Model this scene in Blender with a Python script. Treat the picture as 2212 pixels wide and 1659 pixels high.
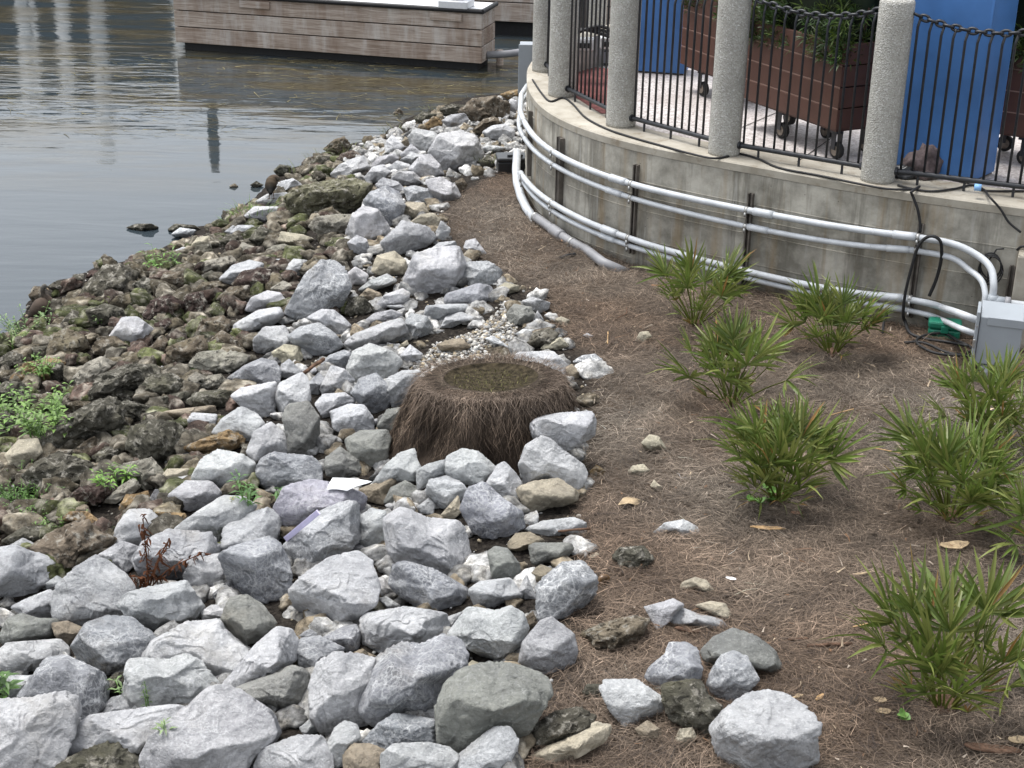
import bpy, bmesh, math, random
import numpy as np
from mathutils import Vector, Matrix, Quaternion

SC = bpy.context.scene
for o in list(bpy.data.objects): bpy.data.objects.remove(o)
COL = SC.collection
# ---------------------------------------------------------------- camera
F, CX, CY, H = 3322.0, 1106.0, 829.5, 3.4          # measured on a 2212 x 1659 copy of the view
_d = np.array([950 - CX, -(8650 - CY), F]); _d /= np.linalg.norm(_d)
_up = -_d
_f = np.array([0, 0, 1.0]) - _up * _up[2]; _f /= np.linalg.norm(_f)
_r = np.array([1.0, 0, 0]); _r = _r - _up * (_r @ _up) - _f * (_r @ _f); _r /= np.linalg.norm(_r)
B = np.array([_r, _f, _up])                          # camera (right, up, forward) -> world
cam = bpy.data.cameras.new('camera'); camo = bpy.data.objects.new('camera', cam); COL.objects.link(camo)
cam.sensor_width = 36; cam.lens = 36 * F / 2212; cam.clip_end = 500; cam.clip_start = .1
M = Matrix.Identity(4)
for i in range(3):
    M[i][0], M[i][1], M[i][2] = B[i][0], B[i][1], -B[i][2]
M.translation = (0, 0, H); camo.matrix_world = M
SC.camera = camo
# ---------------------------------------------------------------- sky, sun, exposure: bright overcast
W = bpy.data.worlds.new('World'); SC.world = W; W.use_nodes = True
nt = W.node_tree; nt.nodes.clear()
sky = nt.nodes.new('ShaderNodeTexSky'); sky.sky_type = 'NISHITA'; sky.sun_disc = False
sky.sun_elevation = math.radians(72); sky.sun_rotation = math.radians(-60); sky.dust_density = 3; sky.air_density = 1.2
hs = nt.nodes.new('ShaderNodeHueSaturation'); hs.inputs['Saturation'].default_value = .27
bg = nt.nodes.new('ShaderNodeBackground'); bg.inputs['Strength'].default_value = .15
wo = nt.nodes.new('ShaderNodeOutputWorld')
nt.links.new(sky.outputs[0], hs.inputs['Color']); nt.links.new(hs.outputs[0], bg.inputs[0]); nt.links.new(bg.outputs[0], wo.inputs[0])
sun = bpy.data.lights.new('sun', 'SUN'); sun.energy = 1.45; sun.angle = math.radians(20); sun.color = (1, .985, .955)
so = bpy.data.objects.new('sun', sun); COL.objects.link(so)
_az, _el = math.radians(-60), math.radians(72)       # high light through thin cloud, from beyond and to the left
so.rotation_euler = Vector((-math.sin(_az) * math.cos(_el), -math.cos(_az) * math.cos(_el), -math.sin(_el))).to_track_quat('-Z', 'Y').to_euler()
SC.view_settings.view_transform = 'Standard'; SC.view_settings.look = 'None'
SC.view_settings.gamma = 1; SC.view_settings.use_curve_mapping = False
SC.view_settings.exposure = 1.08
SC.cycles.max_bounces = 6; SC.cycles.diffuse_bounces = 3; SC.cycles.glossy_bounces = 3; SC.cycles.transmission_bounces = 2
SC.cycles.caustics_reflective = False; SC.cycles.caustics_refractive = False

rnd = random.Random(7); NR = np.random.default_rng(7)
# ---------------------------------------------------------------- helpers
WL = -.6; LZ = .86                                   # water level, top of the retaining wall
def ray(x, y):
    w = B @ np.array([x - CX, -(y - CY), F]); return w
def at(x, y, z=0.0):
    w = ray(x, y); t = (z - H) / w[2]; return np.array([w[0] * t, w[1] * t, z])
def atd(x, y, dist):                                 # at a horizontal distance from the camera's foot
    w = ray(x, y); t = dist / math.hypot(w[0], w[1]); return np.array([0, 0, H]) + w * t
def px(p):
    c = (np.asarray(p, float) - np.array([0, 0, H])) @ B
    return np.stack([CX + F * c[..., 0] / c[..., 2], CY - F * c[..., 1] / c[..., 2]], -1)
PATCH = {1: (0, 0), 2: (850, 0), 3: (1700, 0), 4: (0, 640), 5: (850, 640), 6: (1700, 640), 7: (0, 1280), 8: (850, 1280), 9: (1700, 1280)}
def P2(k, x, y): return ((PATCH[k][0] + x * .38879) * .86406, (PATCH[k][1] + y * .38879) * .86406)
def tag(o, label=None, cat=None, group=None, kind=None):
    if label: o['label'] = label
    if cat: o['category'] = cat
    if group: o['group'] = group
    if kind: o['kind'] = kind
    return o
def empty(name, loc, label=None, cat=None, group=None, rz=0):
    o = bpy.data.objects.new(name, None); COL.objects.link(o); o.location = loc; o.rotation_euler = (0, 0, rz); o.empty_display_size = .1
    return tag(o, label, cat, group)
def link(name, me, parent=None, loc=None, rot=None, scale=None):
    o = bpy.data.objects.new(name, me); COL.objects.link(o)
    if parent: o.parent = parent
    if loc is not None: o.location = loc
    if rot is not None: o.rotation_euler = rot
    if scale is not None: o.scale = (scale,) * 3 if isinstance(scale, (int, float)) else scale
    return o
def mesh(name, V, Fc, mat, smooth=False, tint=None):
    me = bpy.data.meshes.new(name)
    if isinstance(Fc, np.ndarray):
        V = np.asarray(V, np.float32); k = Fc.shape[1]
        me.vertices.add(len(V)); me.vertices.foreach_set('co', V.ravel())
        me.loops.add(Fc.size); me.loops.foreach_set('vertex_index', Fc.ravel().astype(np.int32))
        me.polygons.add(len(Fc)); me.polygons.foreach_set('loop_start', np.arange(0, Fc.size, k, dtype=np.int32))
        me.update(calc_edges=True); me.validate()
    else:
        me.from_pydata([tuple(map(float, v)) for v in V], [], Fc); me.update()
    if smooth: me.polygons.foreach_set('use_smooth', np.ones(len(me.polygons), bool))
    if tint is not None:
        a = me.color_attributes.new('tint', 'FLOAT_COLOR', 'POINT')
        t = np.ones((len(me.vertices), 4), np.float32); t[:, :3] = tint; a.data.foreach_set('color', t.ravel())
    me.materials.append(mat)
    return me
class MB:
    def __init__(s): s.V, s.F = [], []
    def add(s, V, Fc):
        n = len(s.V); s.V += [tuple(map(float, v)) for v in V]; s.F += [tuple(i + n for i in f) for f in Fc]; return s
    def box(s, x0, x1, y0, y1, z0, z1, bev=.0):
        if bev <= 0:
            V = [(x, y, z) for z in (z0, z1) for y in (y0, y1) for x in (x0, x1)]
            return s.add(V, [(0, 2, 3, 1), (4, 5, 7, 6), (0, 1, 5, 4), (2, 6, 7, 3), (0, 4, 6, 2), (1, 3, 7, 5)])
        b = bmesh.new(); bmesh.ops.create_cube(b, size=1)
        for v in b.verts: v.co = Vector(((x0 + x1) / 2 + v.co.x * (x1 - x0), (y0 + y1) / 2 + v.co.y * (y1 - y0), (z0 + z1) / 2 + v.co.z * (z1 - z0)))
        bmesh.ops.bevel(b, geom=b.edges[:], offset=bev, segments=2, affect='EDGES', profile=.5)
        b.verts.index_update(); s.add([v.co[:] for v in b.verts], [[v.index for v in f.verts] for f in b.faces]); b.free(); return s
    def tube(s, P, r, n=8, cap=True, flat=1.0):
        P = [Vector(p) for p in P]; m = len(P)
        R = r if isinstance(r, (list, tuple, np.ndarray)) else [r] * m
        T = [(P[min(i + 1, m - 1)] - P[max(i - 1, 0)]).normalized() for i in range(m)]
        a = Vector((0, 0, 1)) if abs(T[0].z) < .9 else Vector((1, 0, 0))
        u = T[0].cross(a).normalized(); V = []
        for i in range(m):
            if i:
                q = T[i - 1].rotation_difference(T[i]); u = q @ u
            w = T[i].cross(u).normalized()
            for k in range(n):
                t = 2 * math.pi * k / n; V.append(P[i] + (u * math.cos(t) + w * math.sin(t) * flat) * R[i])
        Fc = [(i * n + k, i * n + (k + 1) % n, (i + 1) * n + (k + 1) % n, (i + 1) * n + k) for i in range(m - 1) for k in range(n)]
        if cap: Fc += [tuple(range(n - 1, -1, -1)), tuple((m - 1) * n + k for k in range(n))]
        return s.add(V, Fc)
    def lathe(s, prof, n=24, cx=0, cy=0):
        V = [(cx + r * math.cos(2 * math.pi * k / n), cy + r * math.sin(2 * math.pi * k / n), z) for r, z in prof for k in range(n)]
        m = len(prof)
        Fc = [(i * n + k, i * n + (k + 1) % n, (i + 1) * n + (k + 1) % n, (i + 1) * n + k) for i in range(m - 1) for k in range(n)]
        Fc += [tuple(range(n - 1, -1, -1)), tuple((m - 1) * n + k for k in range(n))]
        return s.add(V, Fc)
    def me(s, name, mat, smooth=False): return mesh(name, s.V, s.F, mat, smooth)
    def ob(s, name, mat, parent=None, smooth=False, **k): return link(name, s.me(name, mat, smooth), parent, **k)
def spline(P, n=8):
    P = [np.asarray(p, float) for p in P]; Q = [2 * P[0] - P[1]] + P + [2 * P[-1] - P[-2]]; out = []
    for i in range(1, len(Q) - 2):
        a, b, c, d = Q[i - 1:i + 3]
        for k in range(n):
            t = k / n; out.append(.5 * (2 * b + (c - a) * t + (2 * a - 5 * b + 4 * c - d) * t * t + (3 * b - a - 3 * c + d) * t ** 3))
    out.append(P[-1]); return np.array(out)
ICO = {}
def ico(s):
    if s not in ICO:
        b = bmesh.new(); bmesh.ops.create_icosphere(b, subdivisions=s, radius=1); b.verts.index_update()
        ICO[s] = (np.array([v.co[:] for v in b.verts]), np.array([[v.index for v in f.verts] for f in b.faces])); b.free()
    return ICO[s]
# numpy value noise
def _hash(i, j, k, s):
    n = (i * 374761393 + j * 668265263 + k * 2147483647 % 1442695041 + k * 974634777 + s * 144269504) & 0xffffffff
    n = ((n ^ (n >> 13)) * 1274126177) & 0xffffffff
    n = n ^ (n >> 16); return (n & 0xffff) / 65535.0
def vnoise(P, seed=0):
    P = np.asarray(P, float); I = np.floor(P).astype(np.int64); f = P - I; f = f * f * (3 - 2 * f); r = 0
    for a in (0, 1):
        wa = f[..., 0] if a else 1 - f[..., 0]
        for b in (0, 1):
            wb = f[..., 1] if b else 1 - f[..., 1]
            for c in (0, 1):
                wc = f[..., 2] if c else 1 - f[..., 2]
                r = r + wa * wb * wc * _hash(I[..., 0] + a, I[..., 1] + b, I[..., 2] + c, seed)
    return r * 2 - 1
def fbm(P, oct=4, seed=0):
    r, a = 0, .5
    for k in range(oct): r = r + a * vnoise(np.asarray(P) * 2 ** k + 17.3 * k, seed + k); a *= .5
    return r
# ---------------------------------------------------------------- materials
class N:
    def __init__(s, name, rough=.8, spec=.3, metal=0.0, color=(.5, .5, .5)):
        s.m = bpy.data.materials.new(name); s.m.use_nodes = True; s.t = s.m.node_tree
        s.p = s.t.nodes['Principled BSDF']; s.set('Roughness', rough); s.set('Specular IOR Level', spec); s.set('Metallic', metal); s.p.inputs['Base Color'].default_value = (*color, 1)
        s._tc = None
    def set(s, k, v):
        if isinstance(v, bpy.types.NodeSocket): s.t.links.new(v, s.p.inputs[k])
        else: s.p.inputs[k].default_value = v if not isinstance(v, tuple) else (*v, 1)[:4]
        return s
    def n(s, ty, **kw):
        x = s.t.nodes.new('ShaderNode' + ty)
        for k, v in kw.items(): setattr(x, k, v)
        return x
    def inp(s, x, k, v):
        if isinstance(v, bpy.types.NodeSocket): s.t.links.new(v, x.inputs[k])
        elif v is not None:
            if isinstance(v, tuple) and len(v) == 3 and x.inputs[k].type == 'RGBA': v = (*v, 1)
            x.inputs[k].default_value = v
    def co(s, kind='Object', scale=None, rnd=False):
        tc = s.n('TexCoord').outputs[kind] if kind != 'Position' else s.n('NewGeometry').outputs['Position']
        if rnd:
            oi = s.n('ObjectInfo'); a = s.n('VectorMath', operation='SCALE'); s.inp(a, 0, (37., 53., 71.)); s.t.links.new(oi.outputs['Random'], a.inputs['Scale'])
            b = s.n('VectorMath', operation='ADD'); s.inp(b, 0, tc); s.inp(b, 1, a.outputs[0]); tc = b.outputs[0]
        if scale:
            b = s.n('VectorMath', operation='MULTIPLY'); s.inp(b, 0, tc); s.inp(b, 1, scale); tc = b.outputs[0]
        return tc
    def noise(s, vec, scale, detail=4, rough=.55, dist=0, out=0):
        x = s.n('TexNoise'); s.inp(x, 'Vector', vec); s.inp(x, 'Scale', scale); s.inp(x, 'Detail', float(detail)); s.inp(x, 'Roughness', rough); s.inp(x, 'Distortion', float(dist)); return x.outputs[out]
    def vor(s, vec, scale, feature='F1', rand=1.0, out='Distance'):
        x = s.n('TexVoronoi', feature=feature); s.inp(x, 'Vector', vec); s.inp(x, 'Scale', scale); s.inp(x, 'Randomness', rand); return x.outputs[out]
    def ramp(s, v, *st):
        x = s.n('ValToRGB'); e = x.color_ramp.elements; s.inp(x, 0, v)
        while len(e) < len(st): e.new(.5)
        for k, (p, c) in enumerate(st):
            e[k].position = p; e[k].color = (c, c, c, 1) if isinstance(c, (int, float)) else (*c, 1)
        return x.outputs[0]
    def mix(s, f, a, b, mode='MIX'):
        x = s.n('Mix', data_type='RGBA', blend_type=mode); x.clamp_factor = True
        s.inp(x, 0, f)
        for k, v in ((6, a), (7, b)):
            if isinstance(v, (int, float)): v = (v, v, v)
            s.inp(x, k, v)
        return x.outputs[2]
    def math(s, op, a, b=None):
        x = s.n('Math', operation=op); s.inp(x, 0, a); s.inp(x, 1, b); return x.outputs[0]
    def bump(s, h, strength=.5, dist=.01, nrm=None):
        x = s.n('Bump'); s.inp(x, 'Height', h); s.inp(x, 'Strength', strength); s.inp(x, 'Distance', dist)
        if nrm is not None: s.inp(x, 'Normal', nrm)
        return x.outputs[0]
    def attr(s, name='tint'):
        x = s.n('Attribute'); x.attribute_name = name; return x.outputs['Color']
    def ocol(s): return s.n('ObjectInfo').outputs['Color']
MT = {}
def plain(name, color, rough=.5, spec=.4, metal=0., var=.12, scale=30., bump=.15, bd=.002):
    m = N(name, rough, spec, metal); v = m.co('Object', rnd=True)
    n = m.noise(v, scale, 5)
    d = tuple(c * (1 - var * 1.6) for c in color); l = tuple(min(1, c * (1 + var)) for c in color)
    m.set('Base Color', m.mix(m.ramp(n, (.3, 0.), (.7, 1.)), d, l))
    if bump: m.set('Normal', m.bump(m.noise(v, scale * 3, 3), bump, bd))
    MT[name] = m.m; return m.m
# pale quarry limestone
m = N('pale_limestone', .85, .25); v = m.co('Object', rnd=True); oi_ = m.n('ObjectInfo'); oc, oa = oi_.outputs['Color'], oi_.outputs['Alpha']
big = m.noise(v, 5., 5, .6); fine = m.noise(v, 28., 6, .7); 
wv = m.n('VectorMath', operation='ADD'); m.inp(wv, 0, v)
ws = m.n('VectorMath', operation='SCALE'); m.inp(ws, 0, m.noise(v, 6., 5, .6, out=1)); ws.inputs['Scale'].default_value = .16; m.inp(wv, 1, ws.outputs[0])
e1 = m.vor(wv.outputs[0], 15., 'DISTANCE_TO_EDGE'); e2 = m.vor(wv.outputs[0], 38., 'DISTANCE_TO_EDGE')
vm = m.ramp(m.noise(v, 5.5, 4, .65), (.36, 0.), (.6, 1.))
vein = m.math('MULTIPLY', m.math('ADD', m.ramp(e1, (0., 1.), (.035, .3), (.1, 0.)), m.math('MULTIPLY', m.ramp(e2, (0., 1.), (.14, 0.)), .7)), vm)
c = m.mix(m.ramp(big, (.3, 0.), (.7, 1.)), m.mix(1., oc, (.66, .66, .67), 'MULTIPLY'), m.mix(1., oc, (1.18, 1.17, 1.15), 'MULTIPLY'))
c = m.mix(m.ramp(fine, (.36, .6), (.52, 0.)), c, m.mix(1., oc, (.55, .55, .555), 'MULTIPLY'))
c = m.mix(m.ramp(m.noise(v, 75., 4, .7), (.54, 0.), (.68, .55)), c, m.mix(1., oc, (1.45, 1.45, 1.45), 'MULTIPLY'))
c = m.mix(m.math('MULTIPLY', m.ramp(m.noise(v, 3.2, 4, .6), (.58, 0.), (.74, 1.)), .3), c, (.34, .3, .23))
c = m.mix(m.math('MULTIPLY', m.math('MULTIPLY', vein, oa), .8), c, (.68, .685, .69))
m.set('Base Color', c)
hgt = m.math('ADD', m.math('MULTIPLY', m.noise(v, 16., 9, .74), 1.5), m.math('MULTIPLY', m.ramp(m.vor(wv.outputs[0], 10., 'F1'), (0., 0.), (.8, 1.)), .9))
m.set('Normal', m.bump(hgt, .95, .028)); MT['pale'] = m.m
# old weathered, pitted limestone
m = N('old_limestone', .95, .15); v = m.co('Object', rnd=True); oc = m.ocol()
n1 = m.noise(v, 8., 7, .7); n2 = m.noise(v, 18., 7, .75); n3 = m.noise(v, 4., 4, .6)
wv = m.n('VectorMath', operation='ADD'); m.inp(wv, 0, v)
ws = m.n('VectorMath', operation='SCALE'); m.inp(ws, 0, m.noise(v, 14., 4, .6, out=1)); ws.inputs['Scale'].default_value = .1; m.inp(wv, 1, ws.outputs[0])
c = m.mix(m.ramp(n1, (.32, 0.), (.68, 1.)), m.mix(1., oc, (.3, .285, .265), 'MULTIPLY'), m.mix(1., oc, (1.8, 1.78, 1.7), 'MULTIPLY'))
c = m.mix(m.math('MULTIPLY', m.ramp(n2, (.52, 0.), (.62, 1.)), .85), c, (.43, .405, .35))
c = m.mix(m.math('MULTIPLY', m.ramp(n3, (.56, 0.), (.7, 1.)), .4), c, (.085, .08, .035))
pit = m.ramp(m.vor(wv.outputs[0], 19., 'F1'), (.1, 0.), (.36, 1.))
c = m.mix(m.math('MULTIPLY', m.math('SUBTRACT', 1., pit), m.ramp(n1, (.45, 0.), (.6, 1.))), c, (.03, .027, .022))  # pits also darkened in the colour, as shade in the crevices
m.set('Base Color', c)
m.set('Normal', m.bump(m.math('ADD', m.math('MULTIPLY', pit, .8), m.math('MULTIPLY', n2, 1.6)), 1., .03)); MT['old'] = m.m
# ground: straw bed and dark gravelly soil (deepened as shade between rocks), mixed by the bed mask of the mesh
m = N('bed_soil', .95, .1); v = m.co('Position')
a = m.attr('tint'); sep = m.n('SeparateColor'); m.inp(sep, 0, a)
st = m.mix(m.ramp(m.noise(v, 60., 6, .75), (.35, 0.), (.68, 1.)), (.04, .03, .022), (.19, .155, .125))
st = m.mix(m.ramp(m.noise(v, 1.7, 5, .6), (.4, 0.), (.65, 1.)), st, m.mix(1., st, (1.0, .88, .78), 'MULTIPLY'))
gv = m.mix(m.ramp(m.noise(v, 45., 5, .7), (.4, 0.), (.7, 1.)), (.01, .008, .007), (.065, .056, .046))
m.set('Base Color', m.mix(sep.outputs[0], gv, st)); m.set('Normal', m.bump(m.noise(v, 80., 5, .7), .9, .02)); MT['ground'] = m.m
# water
m = N('lake_water', .03, .5); v = m.co('Position')
m.p.inputs['IOR'].default_value = 1.36
sc = m.n('VectorMath', operation='MULTIPLY'); m.inp(sc, 0, v); m.inp(sc, 1, (.8, 3.4, 1.))
rp = m.n('VectorMath', operation='MULTIPLY'); m.inp(rp, 0, v); m.inp(rp, 1, (2.2, 6.5, 1.))
w1 = m.noise(sc.outputs[0], .9, 2, .45, .5); w2 = m.noise(rp.outputs[0], 1.2, 4, .5, .3)
sx = m.n('SeparateXYZ'); m.inp(sx, 0, v)
far = m.n('MapRange'); m.inp(far, 0, sx.outputs[1]); m.inp(far, 1, 13.2); m.inp(far, 2, 16.5)
wd = m.math('MULTIPLY', far.outputs[0], m.ramp(m.noise(sc.outputs[0], .55, 6, .68, .6), (.43, 0.), (.58, 1.)))
c = m.mix(wd, (.03, .04, .047), m.mix(m.ramp(m.noise(rp.outputs[0], 6., 5, .75), (.35, 0.), (.7, 1.)), (.01, .009, .005), (.085, .072, .042)))
m.set('Base Color', c); m.set('Roughness', m.math('ADD', .025, m.math('MULTIPLY', wd, .1)))
amp = m.ramp(m.noise(v, .22, 3, .5), (.34, .3), (.6, 1.3))
m.set('Normal', m.bump(m.math('MULTIPLY', m.math('ADD', w1, m.math('MULTIPLY', w2, .33)), m.math('MULTIPLY', amp, m.math('ADD', 1., far.outputs[0]))), .5, .011)); MT['water'] = m.m
# concrete of the wall: board marks, streaks, stains
m = N('stained_concrete', .9, .2); v = m.co('Position')
sk = m.n('VectorMath', operation='MULTIPLY'); m.inp(sk, 0, v); m.inp(sk, 1, (9., 9., .7))
n1 = m.noise(v, 3.2, 6, .65); n2 = m.noise(sk.outputs[0], 1.3, 5, .65); n3 = m.noise(v, 45., 4, .6)
c = m.mix(m.ramp(n1, (.36, 0.), (.64, 1.)), (.165, .155, .13), (.43, .408, .355))
c = m.mix(m.math('MULTIPLY', m.ramp(n2, (.5, 0.), (.62, 1.)), .6), c, (.1, .09, .07))
c = m.mix(m.math('MULTIPLY', m.ramp(m.noise(sk.outputs[0], 2.6, 4, .6), (.58, 0.), (.7, 1.)), .5), c, (.43, .42, .39))
c = m.mix(m.math('MULTIPLY', m.ramp(m.noise(sk.outputs[0], .8, 4, .6), (.52, 0.), (.66, 1.)), .5), c, (.25, .18, .1))
c = m.mix(m.ramp(m.vor(v, 14.), (.035, .8), (.06, 0.)), c, (.05, .045, .04))
m.set('Base Color', c); m.set('Normal', m.bump(m.math('ADD', n3, n1), .35, .006)); MT['concrete'] = m.m
m = N('coping_concrete', .9, .2); v = m.co('Position')
c = m.mix(m.ramp(m.noise(v, 4., 6, .65), (.3, 0.), (.7, 1.)), (.26, .235, .19), (.45, .42, .36))
c = m.mix(m.math('MULTIPLY', m.ramp(m.noise(v, 9., 5, .7), (.55, 0.), (.68, 1.)), .5), c, (.17, .12, .07))
m.set('Base Color', c); m.set('Normal', m.bump(m.noise(v, 60., 4), .3, .004)); MT['coping'] = m.m
# exposed aggregate of the bollards
m = N('exposed_aggregate', .8, .3); v = m.co('Object', rnd=True)
vc = m.n('TexVoronoi'); m.inp(vc, 'Vector', v); m.inp(vc, 'Scale', 130.)
sp = m.n('SeparateColor'); m.inp(sp, 0, vc.outputs['Color'])
c = m.ramp(sp.outputs[0], (0., (.31, .3, .27)), (.45, (.38, .37, .335)), (.85, (.44, .43, .395)), (.97, (.54, .53, .51)))
c = m.mix(m.math('MULTIPLY', m.ramp(m.noise(v, 5., 4), (.45, 0.), (.7, 1.)), .35), c, (.2, .19, .17))
m.set('Base Color', c); m.set('Normal', m.bump(vc.outputs['Distance'], .8, .006)); MT['aggregate'] = m.m
# terrazzo-like plaza
m = N('plaza_topping', .7, .3); v = m.co('Position')
vc = m.n('TexVoronoi'); m.inp(vc, 'Vector', v); m.inp(vc, 'Scale', 70.)
sp = m.n('SeparateColor'); m.inp(sp, 0, vc.outputs['Color'])
c = m.ramp(sp.outputs[0], (0., (.28, .245, .23)), (.4, (.44, .405, .39)), (.9, (.58, .55, .535)))
c = m.mix(m.ramp(m.noise(v, 28., 4, .7), (.6, 0.), (.68, .8)), c, (.12, .085, .07))
c = m.mix(m.math('MULTIPLY', m.ramp(m.noise(v, 2., 4), (.4, 0.), (.7, 1.)), .35), c, (.3, .25, .23))
m.set('Base Color', c); MT['plaza'] = m.m
# weathered planks
m = N('weathered_plank', .85, .2); v = m.co('Object', rnd=True)
gr = m.n('VectorMath', operation='MULTIPLY'); m.inp(gr, 0, v); m.inp(gr, 1, (1.3, 8., 26.))
wg = m.noise(gr.outputs[0], 1.5, 6, .65, 1.2)
c = m.mix(m.ramp(wg, (.32, 0.), (.68, 1.)), (.22, .168, .13), (.5, .425, .365))
vs = m.n('VectorMath', operation='MULTIPLY'); m.inp(vs, 0, v); m.inp(vs, 1, (4., 4., .8))
c = m.mix(m.math('MULTIPLY', m.ramp(m.noise(vs.outputs[0], 1.4, 5, .65), (.5, 0.), (.72, 1.)), .6), c, (.58, .56, .53))
c = m.mix(m.math('MULTIPLY', m.ramp(m.noise(vs.outputs[0], .6, 4, .6), (.5, 0.), (.68, 1.)), .6), c, (.15, .085, .05))
c = m.mix(m.ramp(m.vor(v, 2.6), (.03, .9), (.07, 0.)), c, (.07, .045, .03))
m.set('Base Color', c); m.set('Normal', m.bump(wg, .4, .008)); MT['plank'] = m.m
# tinted leafy / fibrous materials (per-piece colour of the pieces themselves)
def tinted(name, rough=.6, spec=.3, trans=0.):
    m = N(name, rough, spec); m.set('Base Color', m.attr('tint'))
    if trans:
        tl = m.n('BsdfTranslucent'); m.inp(tl, 0, m.attr('tint')); mx = m.n('MixShader'); mx.inputs[0].default_value = trans
        out = m.t.nodes['Material Output']; m.t.links.new(m.p.outputs[0], mx.inputs[1]); m.t.links.new(tl.outputs[0], mx.inputs[2]); m.t.links.new(mx.outputs[0], out.inputs[0])
    MT[name] = m.m
tinted('straw_needle', .75, .25); tinted('leaf', .45, .4, .25); tinted('fibre', .9, .1); tinted('feather', .8, .2); 
m = N('stone_bit', .9, .2); v = m.co('Object'); tt = m.attr('tint')
c = m.mix(m.ramp(m.noise(v, 16., 7, .72), (.34, 0.), (.64, 1.)), m.mix(1., tt, (.3, .29, .275), 'MULTIPLY'), m.mix(1., tt, (1.8, 1.77, 1.7), 'MULTIPLY'))
c = m.mix(m.math('MULTIPLY', m.ramp(m.noise(v, 24., 6, .75), (.54, 0.), (.66, 1.)), .55), c, (.4, .375, .32))
m.set('Base Color', c); m.set('Normal', m.bump(m.noise(v, 30., 8, .75), 1., .03)); MT['stone_bit'] = m.m
plain('white_pipe', (.47, .492, .515), .5, .4, var=.1, scale=11.)
plain('grey_pipe', (.23, .23, .24), .5, .4, var=.12, scale=6.)
plain('strut_metal', (.13, .115, .1), .55, .4, .3, var=.3, scale=14.)
plain('clamp_metal', (.42, .42, .41), .4, .5, .7)
plain('black_iron', (.018, .02, .025), .45, .5, var=.3)
plain('black_rubber', (.014, .014, .015), .6, .4, var=.2)
plain('box_grey', (.28, .305, .33), .5, .4, var=.05, scale=5.)
plain('blue_paint', (.052, .15, .37), .45, .4, var=.14, scale=3., bump=.05)
plain('brown_paint', (.09, .042, .03), .5, .4, var=.12, scale=6.)
plain('groove_brown', (.3, .19, .15), .6, .3)
plain('green_plastic', (.012, .17, .105), .4, .5, var=.06)
plain('black_plastic', (.016, .017, .019), .35, .5, var=.15)
plain('white_paint', (.62, .63, .64), .45, .4, var=.04)
plain('paper', (.84, .85, .86), .8, .2, var=.03)
plain('lilac_plastic', (.62, .58, .8), .4, .5, var=.06)
plain('bark', (.13, .08, .055), .9, .1, var=.4, scale=25., bump=.8, bd=.01)
plain('pale_wood', (.46, .3, .15), .8, .2, var=.3, scale=20.)
plain('dry_leaf', (.42, .32, .2), .7, .2, var=.25)
plain('shell_brown', (.13, .075, .035), .3, .5, var=.3)
plain('cloth_mauve', (.12, .095, .095), .95, .1, var=.25)
plain('red_paving', (.17, .065, .06), .85, .2, var=.3, scale=9.)
plain('dark_soil', (.03, .025, .02), .95, .1)
plain('moss_disc', (.045, .036, .022), .95, .1, var=.5, scale=35., bump=.9, bd=.01)
plain('green_leaf', (.12, .24, .05), .45, .4, var=.2)
plain('dead_stalk', (.1, .042, .022), .9, .1, var=.3)
plain('dark_wood', (.06, .05, .04), .9, .1, var=.3)
plain('white_column', (.74, .74, .72), .7, .2, var=.04)
plain('dark_facade', (.03, .034, .036), .9, .1, var=.2)
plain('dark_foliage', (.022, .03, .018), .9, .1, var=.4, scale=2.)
plain('tyre', (.03, .03, .03), .8, .2); plain('rim_metal', (.2, .17, .14), .5, .4, .4, var=.3)
plain('blue_tape', (.22, .42, .72), .5, .3, var=.05)
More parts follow.
